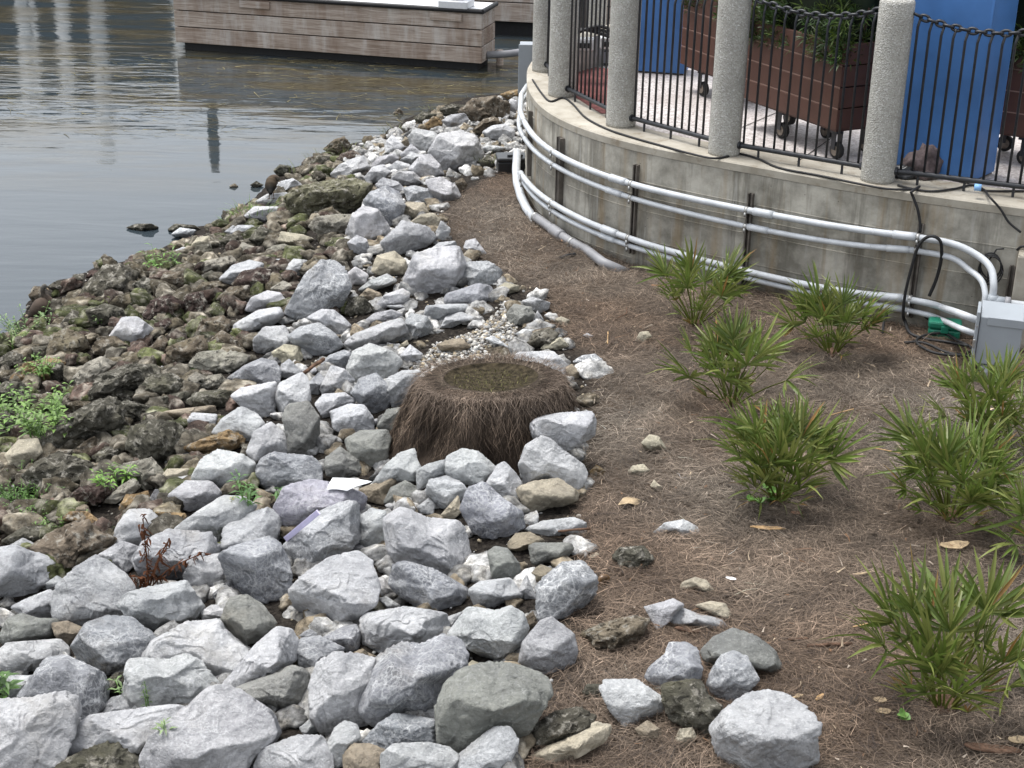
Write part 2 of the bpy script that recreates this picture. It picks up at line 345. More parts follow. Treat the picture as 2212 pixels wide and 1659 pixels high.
# ---------------------------------------------------------------- traced rocks
# view patch | stone sort | outline (patch units) | name of the rock ; where it is.  No name: described from its neighbours.
ROCKS = '''
7 g|-90,260 90,228 270,290 325,330 300,440 160,565 40,530 -90,500|blunt grey boulder;beside the brown mossy slab, cut by the photo's left edge
7 g|600,295 680,330 790,410 840,490 830,560 790,650 560,725 380,710 358,590 380,480 480,380|smooth gable-shaped grey boulder;left of the dead brown weed
7 g|640,280 780,190 900,235 865,340 800,400 700,350|
7 g|865,310 930,200 1080,120 1340,140 1400,230 1390,330 1300,420 1190,440 1080,460 950,440|grey boulder behind the dead brown weed;long, with a dark rounded front
7 g|740,210 760,100 830,-10 960,-10 1090,120 1040,210 950,250 860,240|
7 g|1135,105 1290,-10 1430,-100 1560,-90 1640,-30 1560,70 1460,170 1420,250 1300,220 1180,160|
7 g|1435,230 1450,100 1560,30 1700,-20 1800,10 1815,110 1800,220 1640,280 1500,260|
7 b|1415,285 1500,230 1720,165 1790,200 1850,320 1870,450 1830,560 1720,590 1560,540 1470,420|dark lumpy grey boulder;below the lower end of the lilac strip
7 g|1190,400 1230,320 1400,270 1440,320 1460,430 1380,490 1260,530 1200,480|
7 w|780,600 830,530 960,490 1180,450 1230,520 1300,610 1260,690 1080,770 1000,795 850,680|white-topped potato-shaped boulder;in front of the dead brown weed
7 d|1370,530 1480,435 1530,550 1500,600 1400,580|
7 w|1300,640 1360,600 1490,600 1450,690 1310,695|
7 s|1430,690 1480,560 1580,540 1680,600 1770,710 1730,790 1590,865 1480,780|square olive-grey rock;standing on edge like a tilted cube
7 w|300,460 360,415 415,440 400,490 310,495|
7 g|85,610 180,560 310,505 360,550 355,680 250,695 160,660|
7 s|20,800 60,690 140,660 240,690 360,690 340,800 150,850 40,845|
7 t|340,720 430,705 530,750 500,830 420,850 360,790|
7 b|485,860 560,730 690,680 830,690 950,780 990,830 930,960 800,990 640,1050 550,980|rounded blue-grey boulder;crackled with white veins over a dark hollow
7 w|930,945 1000,830 1200,720 1400,695 1500,800 1615,885 1540,1010 1360,1065 1200,1030 1050,1000|broad white boulder;with a grey scooped front, behind the dark-fronted rock
7 w|10,900 60,850 360,825 420,880 410,940 250,1040 60,1040 0,960|
7 b|150,1190 230,1060 300,960 420,940 640,1050 675,1120 665,1240 560,1340 450,1390 300,1300|speckled blue-grey boulder;just above the big white corner boulder
7 w|60,1060 220,1060 180,1180 60,1230 20,1120|
7 g|810,1170 840,960 930,950 1080,960 1170,920 1280,980 1400,1130 1200,1270 950,1300 850,1230|dark-fronted grey rock;with a cream shoulder and a green sprig before it
7 w|1425,1130 1560,960 1650,850 1770,750 1860,770 1905,840 1890,960 1740,1060 1640,1140 1500,1190|long whitish rock;lying slantwise over the flat layered slab
7 s|1500,1150 1640,1080 1870,995 1960,1030 1990,1100 1980,1230 1780,1300 1680,1270 1560,1200|flat layered greenish-grey slab;next to a pocket of gravel
7 b|1900,880 1930,820 2050,800 2212,880 2180,920 2060,980 2010,1050 1930,980|
7 g|1910,800 1960,745 2060,730 2130,770 2070,820 1990,820|
7 w|1995,1120 2040,980 2150,915 2300,930 2400,960 2360,1100 2370,1350 2200,1430 2080,1410 2010,1320|tall whitish slab rock;leaning on the big veined boulder
7 w|-80,1240 170,1225 330,1190 430,1200 470,1300 430,1450 360,1660 150,1780 -80,1780|big white corner boulder;with smooth scooped faces at the lower left
7 g|610,1310 720,1200 800,1180 890,1220 930,1295 800,1340|
7 w|385,1530 480,1400 600,1320 800,1290 1100,1255 1155,1290 1130,1370 1000,1500 960,1600 700,1600 430,1620|long cream-white boulder;lying over a mossy brown rock
7 m|370,1640 500,1560 800,1450 960,1560 990,1640 900,1760 400,1760|mossy brown rock;under the long cream-white boulder at the bottom
7 w|950,1560 1000,1450 1180,1290 1320,1160 1440,1145 1540,1190 1720,1310 1780,1430 1660,1560 1600,1700 1200,1740 980,1680|largest pale boulder;peaked, with broad sloping sides, at the bottom
7 w|1650,1640 1700,1530 1900,1450 2050,1450 2120,1540 2130,1740 1650,1740|rough white rock;cut by the bottom edge beside the largest pale boulder
7 w|2090,1530 2150,1400 2212,1350 2290,1380 2310,1450 2260,1530 2220,1640 2130,1620|
7 g|1930,1390 1990,1335 2060,1360 2050,1410 1960,1430|
7 d|1365,1070 1440,1040 1460,1130 1380,1150|
7 m|665,1110 740,1040 820,1030 830,1100 740,1150 680,1170|
7 n|200,240 330,140 520,50 640,130 730,180 660,260 560,300 480,390 320,410 300,320|brown mossy slab;sprinkled with pale chips, between pale boulders and weeds
7 o|400,60 460,0 560,0 670,80 640,130 520,60|
7 m|30,180 150,100 300,90 270,170 150,210 40,220|
7 g|85,210 140,165 215,205 180,245 110,250|
7 o|1000,0 1190,10 1180,60 1110,120 1060,90|
7 g|1820,240 1880,140 2010,20 2200,-60 2290,-60 2310,180 2212,270 2000,350 1880,300|grey boulder under the lilac strip;with the strip lying against its upper side
7 v|1770,-20 1830,-160 2000,-205 2200,-170 2350,-100 2320,0 2050,60 1900,150 1820,110|lavender-grey boulder;below the white paper sheet, behind the lilac strip
7 w|1865,510 1960,410 2100,310 2212,275 2300,265 2380,330 2430,480 2400,600 2330,650 2190,750 2060,730 1960,650 1900,600|big round-topped white boulder;at the middle of the pale bank
8 w|285,50 400,-30 560,40 750,60 800,110 830,260 850,360 750,430 550,370 400,350 310,250|slab-topped pinkish-white block;wedge shaped, in the middle of the bank
8 w|105,50 200,-20 290,0 310,150 310,230 200,250 110,190|
8 b|775,-20 830,-150 930,-190 1050,-80 1170,0 1185,110 1130,170 980,190 860,130|smooth blue-grey boulder;in front of the palm stump, beside the white block
8 w|1185,110 1300,60 1500,35 1580,70 1570,160 1310,155 1240,130|
8 t|1080,200 1130,140 1220,130 1310,180 1300,210 1180,260 1090,240|
8 s|1215,220 1250,200 1480,200 1500,240 1440,310 1240,350|
8 s|950,260 1000,225 1080,240 1150,330 1165,410 1120,480 980,410|
8 t|1215,390 1290,340 1370,370 1300,450 1240,490|
8 b|1265,480 1320,420 1430,330 1560,320 1650,430 1640,530 1560,610 1430,680 1275,695|blue-grey boulder by the snail shell;half ringed with pine straw
8 b|320,470 350,340 420,320 600,370 820,490 825,560 770,630 640,650 500,610 380,530|faceted blue-grey wedge;right of the big round-topped white boulder
8 w|830,500 900,450 1090,425 1130,480 1185,540 1120,580 950,630 870,600|
8 w|130,690 190,650 420,615 670,655 700,770 600,850 420,860 260,925 160,850|flat-topped white boulder;with a dark undercut front, over the big veined boulder
8 w|690,800 790,660 830,615 1000,640 1090,610 1170,660 1205,750 1170,850 1040,975 930,930 860,890|notched white boulder;above the big olive-grey boulder
8 g|1150,980 1180,840 1290,710 1360,685 1500,790 1520,900 1500,970 1350,1050 1250,1040|tent-shaped grey boulder;at the edge of the pine straw
8 b|95,1110 130,1020 300,900 400,850 510,860 640,800 750,830 805,920 790,1010 690,1120 640,1250 480,1340 240,1365 150,1280|big veined boulder;blue-grey with a net of white veins, near the bottom
8 s|630,1250 690,1100 800,1020 940,985 1100,990 1280,1050 1340,1110 1340,1190 1260,1310 1180,1450 950,1500 760,1560 640,1480|big olive-grey boulder;rounded and rust tinged, near the bottom
8 b|145,1490 250,1370 350,1305 430,1310 610,1345 625,1480 500,1540 250,1550|
8 w|735,1590 860,1490 980,1400 1080,1395 1140,1480 1120,1590 1080,1720 750,1720|
8 w|275,1570 350,1500 560,1490 690,1520 755,1570 730,1720 290,1720|
8 t|25,1570 80,1500 190,1500 290,1540 290,1720 40,1720|
8 m|1190,1440 1260,1370 1380,1290 1530,1260 1640,1320 1610,1390 1480,1480 1240,1540|mossy green boulder;half sunk in pine straw at the bottom
8 c|1210,1570 1330,1510 1480,1450 1620,1360 1740,1380 1700,1480 1540,1570 1380,1640 1280,1640|cream slab;long and two-toned, lying on straw by the mossy green boulder
8 w|1680,1150 1710,1085 1910,1085 2060,1190 2075,1270 1990,1330 1820,1370 1740,1270|pale kite-shaped rock;alone on the pine straw near the bottom
8 n|1540,780 1680,720 1780,690 1900,670 1990,690 1940,790 1810,885 1640,870|rotten brown pitted rock;in the straw beside the tent-shaped grey boulder
8 m|1750,290 1800,230 1950,220 2020,300 1950,370 1830,380|moss-covered rock;sunk in the straw beyond the snail shell
8 w|1960,610 2080,580 2140,560 2212,600 2130,690 2040,760 2000,680|
8 c|800,1000 850,955 910,980 900,1015 810,1025|
8 w|910,980 960,955 1015,985 930,1010|
8 t|1040,965 1110,890 1190,885 1170,960 1110,1000|
8 t|70,915 130,885 240,930 220,960 120,940|
8 n|1180,690 1240,640 1275,720 1210,790|
8 b|-110,810 20,740 100,725 135,790 120,880 60,905 -40,880|
8 c|150,600 220,550 300,600 290,640 150,655|
8 w|250,560 300,545 390,605 330,650|
8 g|680,680 790,640 740,720 700,770|
8 g|240,430 280,420 350,520 310,560 250,530|
8 d|0,200 100,180 180,250 170,285 40,280|
8 c|640,30 760,-110 780,0 720,55|
8 g|1145,510 1200,400 1265,560 1190,570|
8 t|1900,1400 1980,1345 2060,1400 2070,1480 1980,1490|
8 m|1560,1160 1590,1110 1670,1110 1680,1190 1600,1200|
8 t|1600,290 1650,260 1680,285 1640,310|
9 b|-220,1060 -180,990 -90,920 -70,850 40,845 110,890 135,1000 110,1110 -20,1170 -110,1140|upright dark-sided rock;in the group of pale rocks on the straw
9 s|145,890 230,810 350,755 480,800 590,880 640,990 580,1040 450,1010 300,1010 200,1020|long olive and grey boulder;lying behind the small dark-fronted rock on the straw
9 b|175,1110 210,1020 270,930 350,905 430,940 500,1080 430,1150 320,1250 220,1200|small dark-fronted rock;between the tooth-shaped white boulder and the long olive one
9 m|-110,1120 60,1090 140,1090 180,1180 270,1260 230,1390 180,1440 60,1390 -60,1330 -100,1220|hollowed mossy limestone;left of the tooth-shaped white boulder
9 w|215,1390 300,1290 440,1190 560,1165 680,1190 800,1270 880,1370 850,1480 860,1590 700,1700 450,1670 260,1560|tooth-shaped white boulder;lowest rock on the pine straw
9 c|-40,1480 0,1400 80,1390 105,1450 50,1510 -20,1515|
9 c|0,500 20,450 100,420 170,440 215,500 180,520 100,490|cream hollowed stone;by the white paper scrap on the straw
9 w|-60,700 0,610 100,650 260,690 300,740 150,760 0,740|white rock sunk in straw;behind the long olive and grey boulder
9 c|100,600 200,575 290,590 330,660 300,690 200,650|
9 w|-180,140 -90,70 20,50 100,90 130,140 0,150|flat white stone;low in the straw between stump and palmettos
5 w|415,150 480,0 600,-50 760,-60 810,60 780,140 700,240 590,265 490,230 430,200|big white block;lumpy, perched behind the gravel patch
5 g|790,150 820,40 950,35 1040,90 1030,150 960,200 850,200|
5 b|660,300 690,240 760,220 880,180 960,190 1010,270 960,310 800,330 700,330|
5 c|990,220 1060,170 1150,190 1150,225 1060,250|
5 s|1070,370 1120,310 1230,330 1250,390 1190,450 1090,430|round grey stone;on the far edge of the gravel patch
5 w|1170,290 1240,265 1350,300 1340,340 1280,370 1200,320|
5 w|1240,420 1270,350 1310,410 1290,435|
5 w|545,380 560,320 700,310 810,310 840,345 700,390 640,440 570,410|
5 w|645,460 680,390 780,360 870,400 760,440 700,470|
5 g|420,420 460,370 560,390 600,460 560,510 450,535|
5 t|620,570 720,535 780,530 845,590 760,620 650,610|flat tan stone;on the gravel behind the palm stump
5 w|20,570 100,500 280,430 390,400 440,500 350,560 150,610|
5 g|145,430 220,370 330,345 400,370 390,410 260,440|
5 w|45,720 90,610 200,565 340,620 400,680 350,760 200,840 80,830|broad white boulder by the gravel;left of the palm stump's rim
5 w|385,640 450,570 530,630 520,660 420,695|
5 w|300,790 400,740 520,735 480,860 420,940 340,980 300,850|
5 b|70,880 130,790 230,755 310,830 330,900 300,1000 230,1020 120,940|egg-shaped veined boulder;close to the left of the palm stump
5 s|240,1090 300,990 385,975 400,1080 350,1160 260,1140|
5 w|-60,1000 60,955 150,960 210,1040 215,1140 60,1160 -40,1110|
5 s|35,1180 130,1125 300,1120 330,1180 300,1310 180,1375 60,1270|flat-faced grey rock;left of the foot of the palm stump
5 s|-100,1310 0,1230 120,1310 190,1420 60,1440 -80,1410|
5 g|190,1060 240,1045 250,1090 210,1090|
5 w -.1|210,1460 300,1340 380,1270 480,1240 490,1310 520,1370 490,1460 380,1450 260,1490|
5 g -.12|490,1380 560,1340 670,1310 680,1400 590,1460 500,1510|
5 g -.2|625,1270 660,1225 710,1220 690,1290 640,1310|
5 w -.14|670,1390 690,1290 790,1240 890,1260 990,1350 1010,1400 940,1460 810,1470 720,1440|oval white boulder;directly before the palm stump
5 w -.06|930,1480 1010,1350 1060,1325 1130,1400 1170,1460 1150,1580 1050,1580|
5 w -.1|1155,1340 1200,1220 1300,1160 1360,1180 1420,1240 1560,1340 1585,1400 1560,1470 1500,1510 1350,1460 1180,1480|double-humped white boulder;right of the foot of the palm stump
5 c|1135,1490 1250,1450 1400,1430 1520,1510 1530,1570 1430,1610 1220,1650 1160,1560|
5 w -.32|1200,1080 1230,1040 1420,1010 1610,1000 1640,1060 1635,1150 1560,1200 1460,1250 1370,1240 1230,1170|flat-topped bar-shaped rock;leaning on the right flank of the palm stump
5 w|1110,670 1150,620 1370,615 1450,690 1490,790 1380,800 1220,740|white boulder behind the stump;showing over the stump's right rim
5 b|1495,680 1560,640 1640,630 1690,670 1650,720 1590,725|
5 t|1450,720 1490,695 1550,750 1530,790 1480,790|
5 m|1195,560 1250,490 1340,465 1410,500 1350,570 1260,600|moss-green lump of rock;with a cream stone against it, beyond the stump
5 c|1285,600 1340,540 1420,520 1470,580 1400,610|
5 w|1130,500 1180,470 1255,475 1220,525 1170,545|
5 c|1380,410 1420,390 1475,410 1460,450 1410,440|
5 c|1900,545 1930,490 1980,485 2005,520 1960,560|cream stone;alone on the straw between the wall and palmettos
5 w|1560,510 1590,495 1630,515 1600,530|
5 c|1940,1200 1990,1150 2050,1160 2100,1240 2060,1270 1960,1240|black-mottled cream stone;on the straw beside the palmettos
5 c|1850,1400 1880,1350 1950,1340 1990,1380 1950,1420|
5 o|1605,1385 1650,1345 1710,1380 1680,1420 1620,1415|
5 c|1995,1480 2020,1440 2070,1490 2050,1520|
5 n .12|905,650 930,600 1040,580 1120,620 1120,690 950,690|rusty brown rock;peeping over the back of the palm stump
5 t|120,1500 200,1470 340,1420 360,1450 310,1550 280,1600 170,1570|
5 s|280,1590 330,1490 420,1445 500,1490 540,1550 480,1600 380,1610|
5 w|550,1510 580,1440 680,1415 770,1450 820,1510 760,1580 640,1640 590,1600|
5 w|290,1600 350,1575 410,1600 390,1640 310,1630|
5 g|490,1620 570,1555 610,1600 600,1660 520,1660|
5 w|930,530 990,515 1080,580 1110,610 1000,580|
5 c|360,590 430,540 440,570 380,610|
5 c|250,580 340,565 350,620 280,620|
5 t|125,260 180,205 260,240 270,270 230,310 150,280|
5 m|30,360 60,270 150,260 230,350 150,390 60,390|
5 w|230,320 290,250 400,210 450,240 420,320 300,330 250,345|
5 w|115,220 190,160 300,115 370,160 290,200 200,240|
5 c|205,100 240,0 350,-30 420,30 430,140 340,120 260,120|
5 w|50,110 100,70 180,120 160,180 80,190|
5 w|290,320 380,310 460,330 360,350|
4 b|1830,370 1960,130 2070,25 2150,40 2212,80 2250,200 2190,330 2080,410 1960,420|tall slanted grey boulder;smooth faced, at the top of the dark old rocks
4 w|1580,350 1620,270 1720,225 1800,240 1840,300 1800,350 1680,370|
4 w|1490,500 1520,430 1660,350 1790,330 1820,380 1760,440 1600,500|
4 b|1850,520 1930,460 2050,430 2150,500 2212,580 2150,620 2020,645 1930,590|dark blue-grey boulder;beside the skull-like holed stone
4 g|1630,540 1700,460 1830,450 1860,520 1850,610 1700,640 1640,610|
4 g|1970,400 2070,345 2150,350 2212,400 2260,450 2200,540 2100,470|
4 b|1465,790 1570,710 1680,660 1770,680 1800,740 1790,830 1660,860 1550,850|streaked blue-grey boulder;below the skull-like holed stone
4 c|1750,620 1830,570 1920,580 1955,650 1910,700 1800,700|skull-like holed stone;cream and pitted, among the grey boulders
4 g|1800,780 1810,700 1860,665 1940,750 1880,790|
4 w|1490,900 1560,850 1770,810 1780,880 1760,1030 1690,1045 1580,990|sharp-edged white rock;where the pale bank meets the dark old rocks
4 w|1770,930 1800,820 1940,750 1980,800 1995,930 1930,990 1810,1020|
4 g|1210,1060 1240,1010 1390,1020 1390,1100 1330,1150 1250,1120|
4 w|1370,1140 1430,1050 1550,970 1650,1020 1695,1080 1640,1190 1570,1200|
4 o|1180,1230 1300,1180 1460,1120 1560,1160 1560,1220 1440,1270 1300,1290|rusty cream boulder;long, at the border of dark and pale rocks
4 w|1590,1260 1640,1130 1740,1070 1860,1170 1850,1260 1640,1330|
4 s|1820,1040 1850,960 1980,940 2050,1040 2050,1140 1990,1290 1850,1280 1840,1130|stacked-looking greenish rock;notched, between white boulders left of the stump
4 w|1240,1430 1300,1310 1400,1250 1550,1280 1640,1340 1580,1470 1480,1520 1300,1490|
4 b|1640,1440 1680,1310 1760,1265 2000,1290 2060,1350 2060,1460 1880,1480 1740,1510|blocky crackled boulder;above the green leafy sprig
4 g|1090,1540 1200,1450 1350,1450 1420,1520 1400,1590 1260,1650 1150,1620|
4 w|2030,950 2080,890 2212,880 2290,930 2220,1010 2080,1040|
4 b|2065,700 2120,640 2212,605 2290,640 2260,730 2100,730|
4 w|2060,850 2130,705 2212,730 2280,800 2220,880 2080,900|
4 g|1980,820 2050,750 2100,800 2060,900 1990,890|
4 g|1950,740 2010,705 2050,740 1980,790|
4 d|960,1570 1000,1500 1090,1540 1080,1610 980,1620|
4 w|1120,1490 1150,1420 1230,1410 1270,1450 1180,1480|
4 c|1050,1410 1080,1370 1210,1370 1200,1430 1100,1480|
4 w|710,520 790,400 880,395 980,470 960,540 860,590|lone white block;among the dark old rocks near the water
4 m|265,1180 450,1030 600,940 700,910 780,970 780,1080 700,1180 540,1220 350,1250|long dark slab rock;leaning, right of the leafy green weeds
4 m|820,1230 850,1110 950,1060 1100,1070 1200,1130 1190,1250 1130,1355 1010,1350 900,1310|dark square boulder;beside the scrap of black plastic
4 m|160,1420 260,1320 380,1265 560,1330 620,1400 500,1500 390,1530 250,1510|big mossy limestone;above the feathery green weeds
4 p|740,1400 800,1340 970,1300 1050,1400 1000,1490 930,1510 880,1450 780,1450|white-and-black pitted rock;below the dark square boulder
4 c|45,1280 120,1190 230,1180 260,1260 200,1340 140,1410 90,1390|bleached driftwood-like rock;below the leafy green weeds
4 n|250,1300 330,1240 480,1240 590,1160 660,1220 600,1300 500,1290 350,1300|
4 m|600,1290 680,1230 820,1240 800,1330 640,1350|
4 m|580,900 640,770 820,700 980,700 1030,760 900,850 720,890 620,940|large dark holed boulder;with round pits, in the middle of the old rocks
4 m|890,870 960,770 1100,755 1200,820 1170,890 1030,910 930,920|
4 p|470,790 560,690 650,650 740,700 640,770 590,880 530,900|
4 n|310,640 340,510 430,470 540,520 570,600 480,660 380,680|blotched brown and cream boulder;below the bird at the left
4 n|590,620 640,520 740,520 830,590 800,630 660,650|
4 o|70,800 170,690 320,660 410,690 330,790 180,830|tan shell-coloured rock;above the leafy green weeds
4 m|310,760 330,690 400,690 420,740 380,810 330,800|
4 m|-50,880 40,810 140,820 200,910 120,970 -30,960|
4 m|560,350 680,310 780,340 810,390 740,450 600,440|
4 m|530,240 600,140 680,65 780,60 880,110 850,220 760,270 620,280|yellow-mossed boulder;largest dark rock at the waterline
4 m|420,400 470,350 540,380 550,450 450,480 380,470|
4 n|1030,180 1060,110 1180,100 1240,170 1220,220 1100,220|
4 k|920,380 980,290 1080,250 1190,310 1110,390 1000,450|purple-brown lumpy rock;in the middle of the dark old rocks
4 k|1170,330 1200,250 1300,230 1330,300 1290,380 1200,400|
4 n|1070,720 1080,590 1200,540 1300,510 1330,590 1270,670 1110,740|
4 p|1220,690 1290,620 1450,605 1600,640 1550,710 1430,760 1270,750|pinkish white slab;flat, left of the skull-like holed stone
4 n|1340,560 1430,480 1500,520 1640,580 1620,630 1450,620|
4 n|1260,500 1300,410 1430,385 1480,420 1450,510 1320,540|
4 n|970,590 1040,510 1080,550 1060,650 990,650|
4 o|870,650 930,590 1010,640 960,690 890,700|
4 p|1290,840 1340,770 1420,760 1450,800 1390,860|
4 p|1210,790 1260,750 1330,780 1290,870 1220,850|
4 m|1200,940 1260,880 1420,860 1530,880 1490,980 1300,990|
4 m|1010,970 1060,900 1190,870 1220,900 1150,960 1030,990|
4 m|750,960 820,930 960,970 1030,1030 910,1070 800,1060|
4 m|720,890 790,860 890,880 870,950 780,940|
4 t|1050,1000 1200,980 1370,960 1390,1010 1260,1060 1100,1050|
4 k|410,1580 520,1490 700,1440 740,1490 650,1580 500,1640|
4 p|650,1590 760,1490 850,1430 900,1480 840,1540 740,1600|
4 o|770,1620 810,1540 900,1530 880,1600 800,1670|
4 o|880,1530 950,1510 960,1560 910,1590|
4 t|440,1646 500,1580 560,1610 580,1670 470,1700|
4 k|1490,190 1560,100 1680,75 1810,120 1750,180 1630,200 1560,240|rotten reddish-brown rock;left of the tall slanted grey boulder
4 n|1390,280 1480,200 1600,190 1600,270 1510,310|
4 g|1410,150 1500,60 1600,30 1690,50 1680,90 1550,170 1490,200|
4 p|1280,70 1330,30 1480,0 1540,50 1430,100 1300,110|
4 m|1290,130 1360,95 1420,130 1370,175 1300,170|
4 n|1250,220 1310,170 1430,160 1480,190 1440,250 1300,250|
4 n|190,260 220,200 270,200 290,270 230,310|
4 m|310,200 370,160 450,170 470,220 400,250|
4 m|450,160 480,120 540,120 520,180 470,190|
4 k|555,140 580,95 630,95 630,150|
4 m|1060,540 1110,470 1160,500 1150,570|
4 w|1820,90 1890,20 1980,30 1970,110 1860,140|
4 w|1740,60 1780,20 1880,20 1850,70 1760,80|
4 p|1740,210 1820,160 1890,190 1870,280 1790,250|
4 m|640,1000 700,960 770,1000 740,1090 670,1080|
4 n|430,950 500,930 590,940 560,1000 470,1000|
4 n|240,900 320,880 420,920 380,990 280,980|
4 m|-60,700 60,620 140,640 130,720 20,760|
4 o|20,560 60,530 130,540 140,600 70,600|
4 m|210,590 300,580 310,660 240,680|
4 m|-60,1050 40,1000 90,1080 20,1150 -60,1150|
4 n|600,1340 680,1320 740,1350 700,1400 620,1390|
4 k|990,440 1080,400 1110,440 1060,500 990,500|
4 m|860,180 930,140 1020,160 1000,240 900,260|
2 w|570,980 640,870 780,845 870,880 920,990 900,1060 840,1090 680,1120 620,1060|big white boulder by the wall;tallest of the far pale rocks, near the black case
2 w|440,880 490,830 600,850 650,890 590,980 520,990 460,950|
2 w|290,985 300,910 340,870 410,940 380,1000|
2 g|390,990 460,930 520,980 480,1020 400,1020|
2 g|655,775 720,740 800,730 825,770 790,830 720,840|
2 n|760,720 850,640 1000,620 1090,670 1080,740 980,790 860,800|big ochre mossy boulder;at the far end of the bank, near the wall
2 w|915,850 980,810 1060,800 1120,840 1120,890 1040,915 960,900|white boulder beneath the conduits;second pale rock from the far end of the wall
2 w|915,950 950,935 1050,945 1030,975 950,980|
2 w|1000,1000 1040,980 1080,1000 1040,1010|
2 n|850,840 920,770 990,750 1040,790 970,830 900,870|
2 w|1075,680 1100,640 1140,650 1140,730 1090,730|
2 o|1030,610 1090,585 1160,575 1150,620 1090,640|
2 m|640,700 720,670 810,680 770,750 670,750|
2 o|550,800 600,750 660,770 650,830 570,840|
2 m|480,760 530,720 620,740 570,790 500,800|
2 g|200,1070 250,1010 340,990 380,1020 310,1080 220,1100|
2 g|390,1030 460,980 520,1000 480,1070|
2 g|440,1090 520,1000 580,995 640,1060 670,1130 560,1160 480,1120|
2 w|310,1080 370,1035 450,1060 440,1110 350,1120|
2 w|160,1140 210,1075 280,1060 330,1110 270,1160 180,1180|
2 g|330,1150 380,1105 470,1105 560,1180 530,1210 400,1190|
2 w|-60,1120 0,1060 90,1020 150,1005 185,1080 100,1140 0,1160|
2 g|230,1190 280,1145 370,1170 430,1230 410,1280 340,1270 260,1230|
2 b|410,1210 480,1195 580,1220 610,1300 570,1330 440,1300|
2 w|550,1160 650,1140 740,1190 780,1270 630,1310 590,1250|white angular rock;at the tip of the straw, with a brown stone beside it
2 b|150,1300 200,1240 300,1200 380,1240 415,1320 390,1410 310,1460 230,1390|
2 c|390,1350 430,1300 540,1305 570,1370 510,1410 400,1410|
2 w|40,1500 80,1390 150,1330 240,1350 310,1450 320,1530 200,1580 60,1550|white sugar-loaf boulder;right below the mossy olive boulder
2 g|260,1560 360,1470 400,1420 560,1460 620,1530 500,1630 320,1630|grey cleft boulder;beside the tapering tip of brown straw
2 c|440,1440 520,1380 600,1370 640,1410 630,1500 570,1450|
2 w|620,1490 650,1420 710,1470 690,1550 620,1540|
2 g|560,1620 640,1560 740,1550 750,1600 660,1650|
2 w|795,1600 810,1550 870,1535 950,1640 880,1640|
2 g|50,1560 110,1515 170,1540 200,1630 140,1650 80,1640|
2 y|-350,1270 -250,1200 -50,1160 100,1155 190,1190 180,1300 70,1390 -150,1400 -320,1370|mossy olive boulder;broad and domed, above the waterline
2 n|190,1240 200,1190 240,1210 230,1260|
2 n|740,1170 790,1145 820,1190 780,1240|
2 m|890,1040 950,1000 1020,1030 1000,1070 900,1080|
2 n|780,840 820,800 860,820 830,860|
2 t|395,920 420,880 450,900 430,950|
2 n|340,730 380,695 405,720 390,745|
1 w|1760,1230 1800,1170 1880,1150 1950,1190 1880,1240 1780,1260|
1 w|1640,1300 1720,1250 1830,1240 1890,1260 1800,1320 1700,1330|
1 w|1570,1390 1640,1330 1780,1330 1830,1360 1700,1430|
1 m|815,1465 880,1440 970,1440 1020,1465 920,1490|flat brown rock;standing alone in the water off the bank
1 m|1080,1480 1130,1440 1250,1450 1290,1480 1180,1500|
1 w|1100,1510 1160,1465 1260,1480 1230,1530|
1 m|1610,1190 1650,1165 1690,1190 1650,1215|
1 n|1475,1195 1510,1180 1530,1200 1500,1215|
1 m|1435,1385 1460,1365 1520,1370 1500,1390|
1 w|1480,1500 1530,1450 1620,1450 1660,1480 1590,1540|
1 g|1450,1490 1500,1450 1560,1490 1510,1530|
1 m|1600,1540 1680,1450 1780,1510 1790,1580 1690,1600|
1 c|1790,1560 1810,1490 1950,1510 2020,1540 1950,1600|
1 p|1990,1460 2030,1400 2150,1380 2260,1380 2280,1450 2190,1540 2070,1520|pale pitted rock;touching the white sugar-loaf boulder
1 c|1230,1590 1270,1530 1340,1520 1370,1580 1290,1620|
1 m|1240,1640 1270,1580 1350,1570 1370,1650|
1 w|1130,1610 1180,1590 1230,1610 1210,1650 1150,1650|
1 p|1510,1630 1560,1560 1640,1590 1650,1650|
1 p|1700,1620 1760,1580 1830,1570 1920,1610 1850,1650|
1 m|1420,1550 1460,1505 1530,1520 1530,1600 1450,1600|
1 n|2080,960 2150,900 2212,880 2260,940 2180,1010|
1 m|1760,1100 1800,1060 1870,1070 1860,1120 1790,1130|
1 m|1980,1060 2050,1000 2120,1010 2100,1070 2020,1090|
'''
# ---------------------------------------------------------------- the lie of the land
SHORE = np.array([at(x, y, WL)[:2] for x, y in [(-700, 1200), (-350, 900), (0, 722), (60, 640), (110, 612), (200, 580), (330, 550), (420, 490), (500, 465), (545, 430), (590, 385), (660, 345), (760, 310), (830, 285), (900, 245), (1000, 212), (1120, 198)]] + [(1.2, 19.6), (4., 20.5)])
EDGE = np.array([at(x, y, 0)[:2] for x, y in [(1128, 372), (1075, 385), (1000, 425), (962, 455), (985, 520), (1030, 560), (1110, 600), (1195, 655), (1220, 720), (1310, 790), (1290, 880), (1270, 1000), (1260, 1130), (1290, 1250), (1250, 1350), (1225, 1450), (1165, 1560), (1130, 1700), (1090, 2100), (1060, 3000)]])
EDGE = np.vstack([[(.3, 12.9)], EDGE])
def dist_poly(P, L):
    d = np.full(len(P), 1e9)
    for a, b in zip(L[:-1], L[1:]):
        ab = b - a; t = np.clip(((P - a) @ ab) / (ab @ ab), 0, 1)
        d = np.minimum(d, np.hypot(*(P - a - t[:, None] * ab).T))
    return d
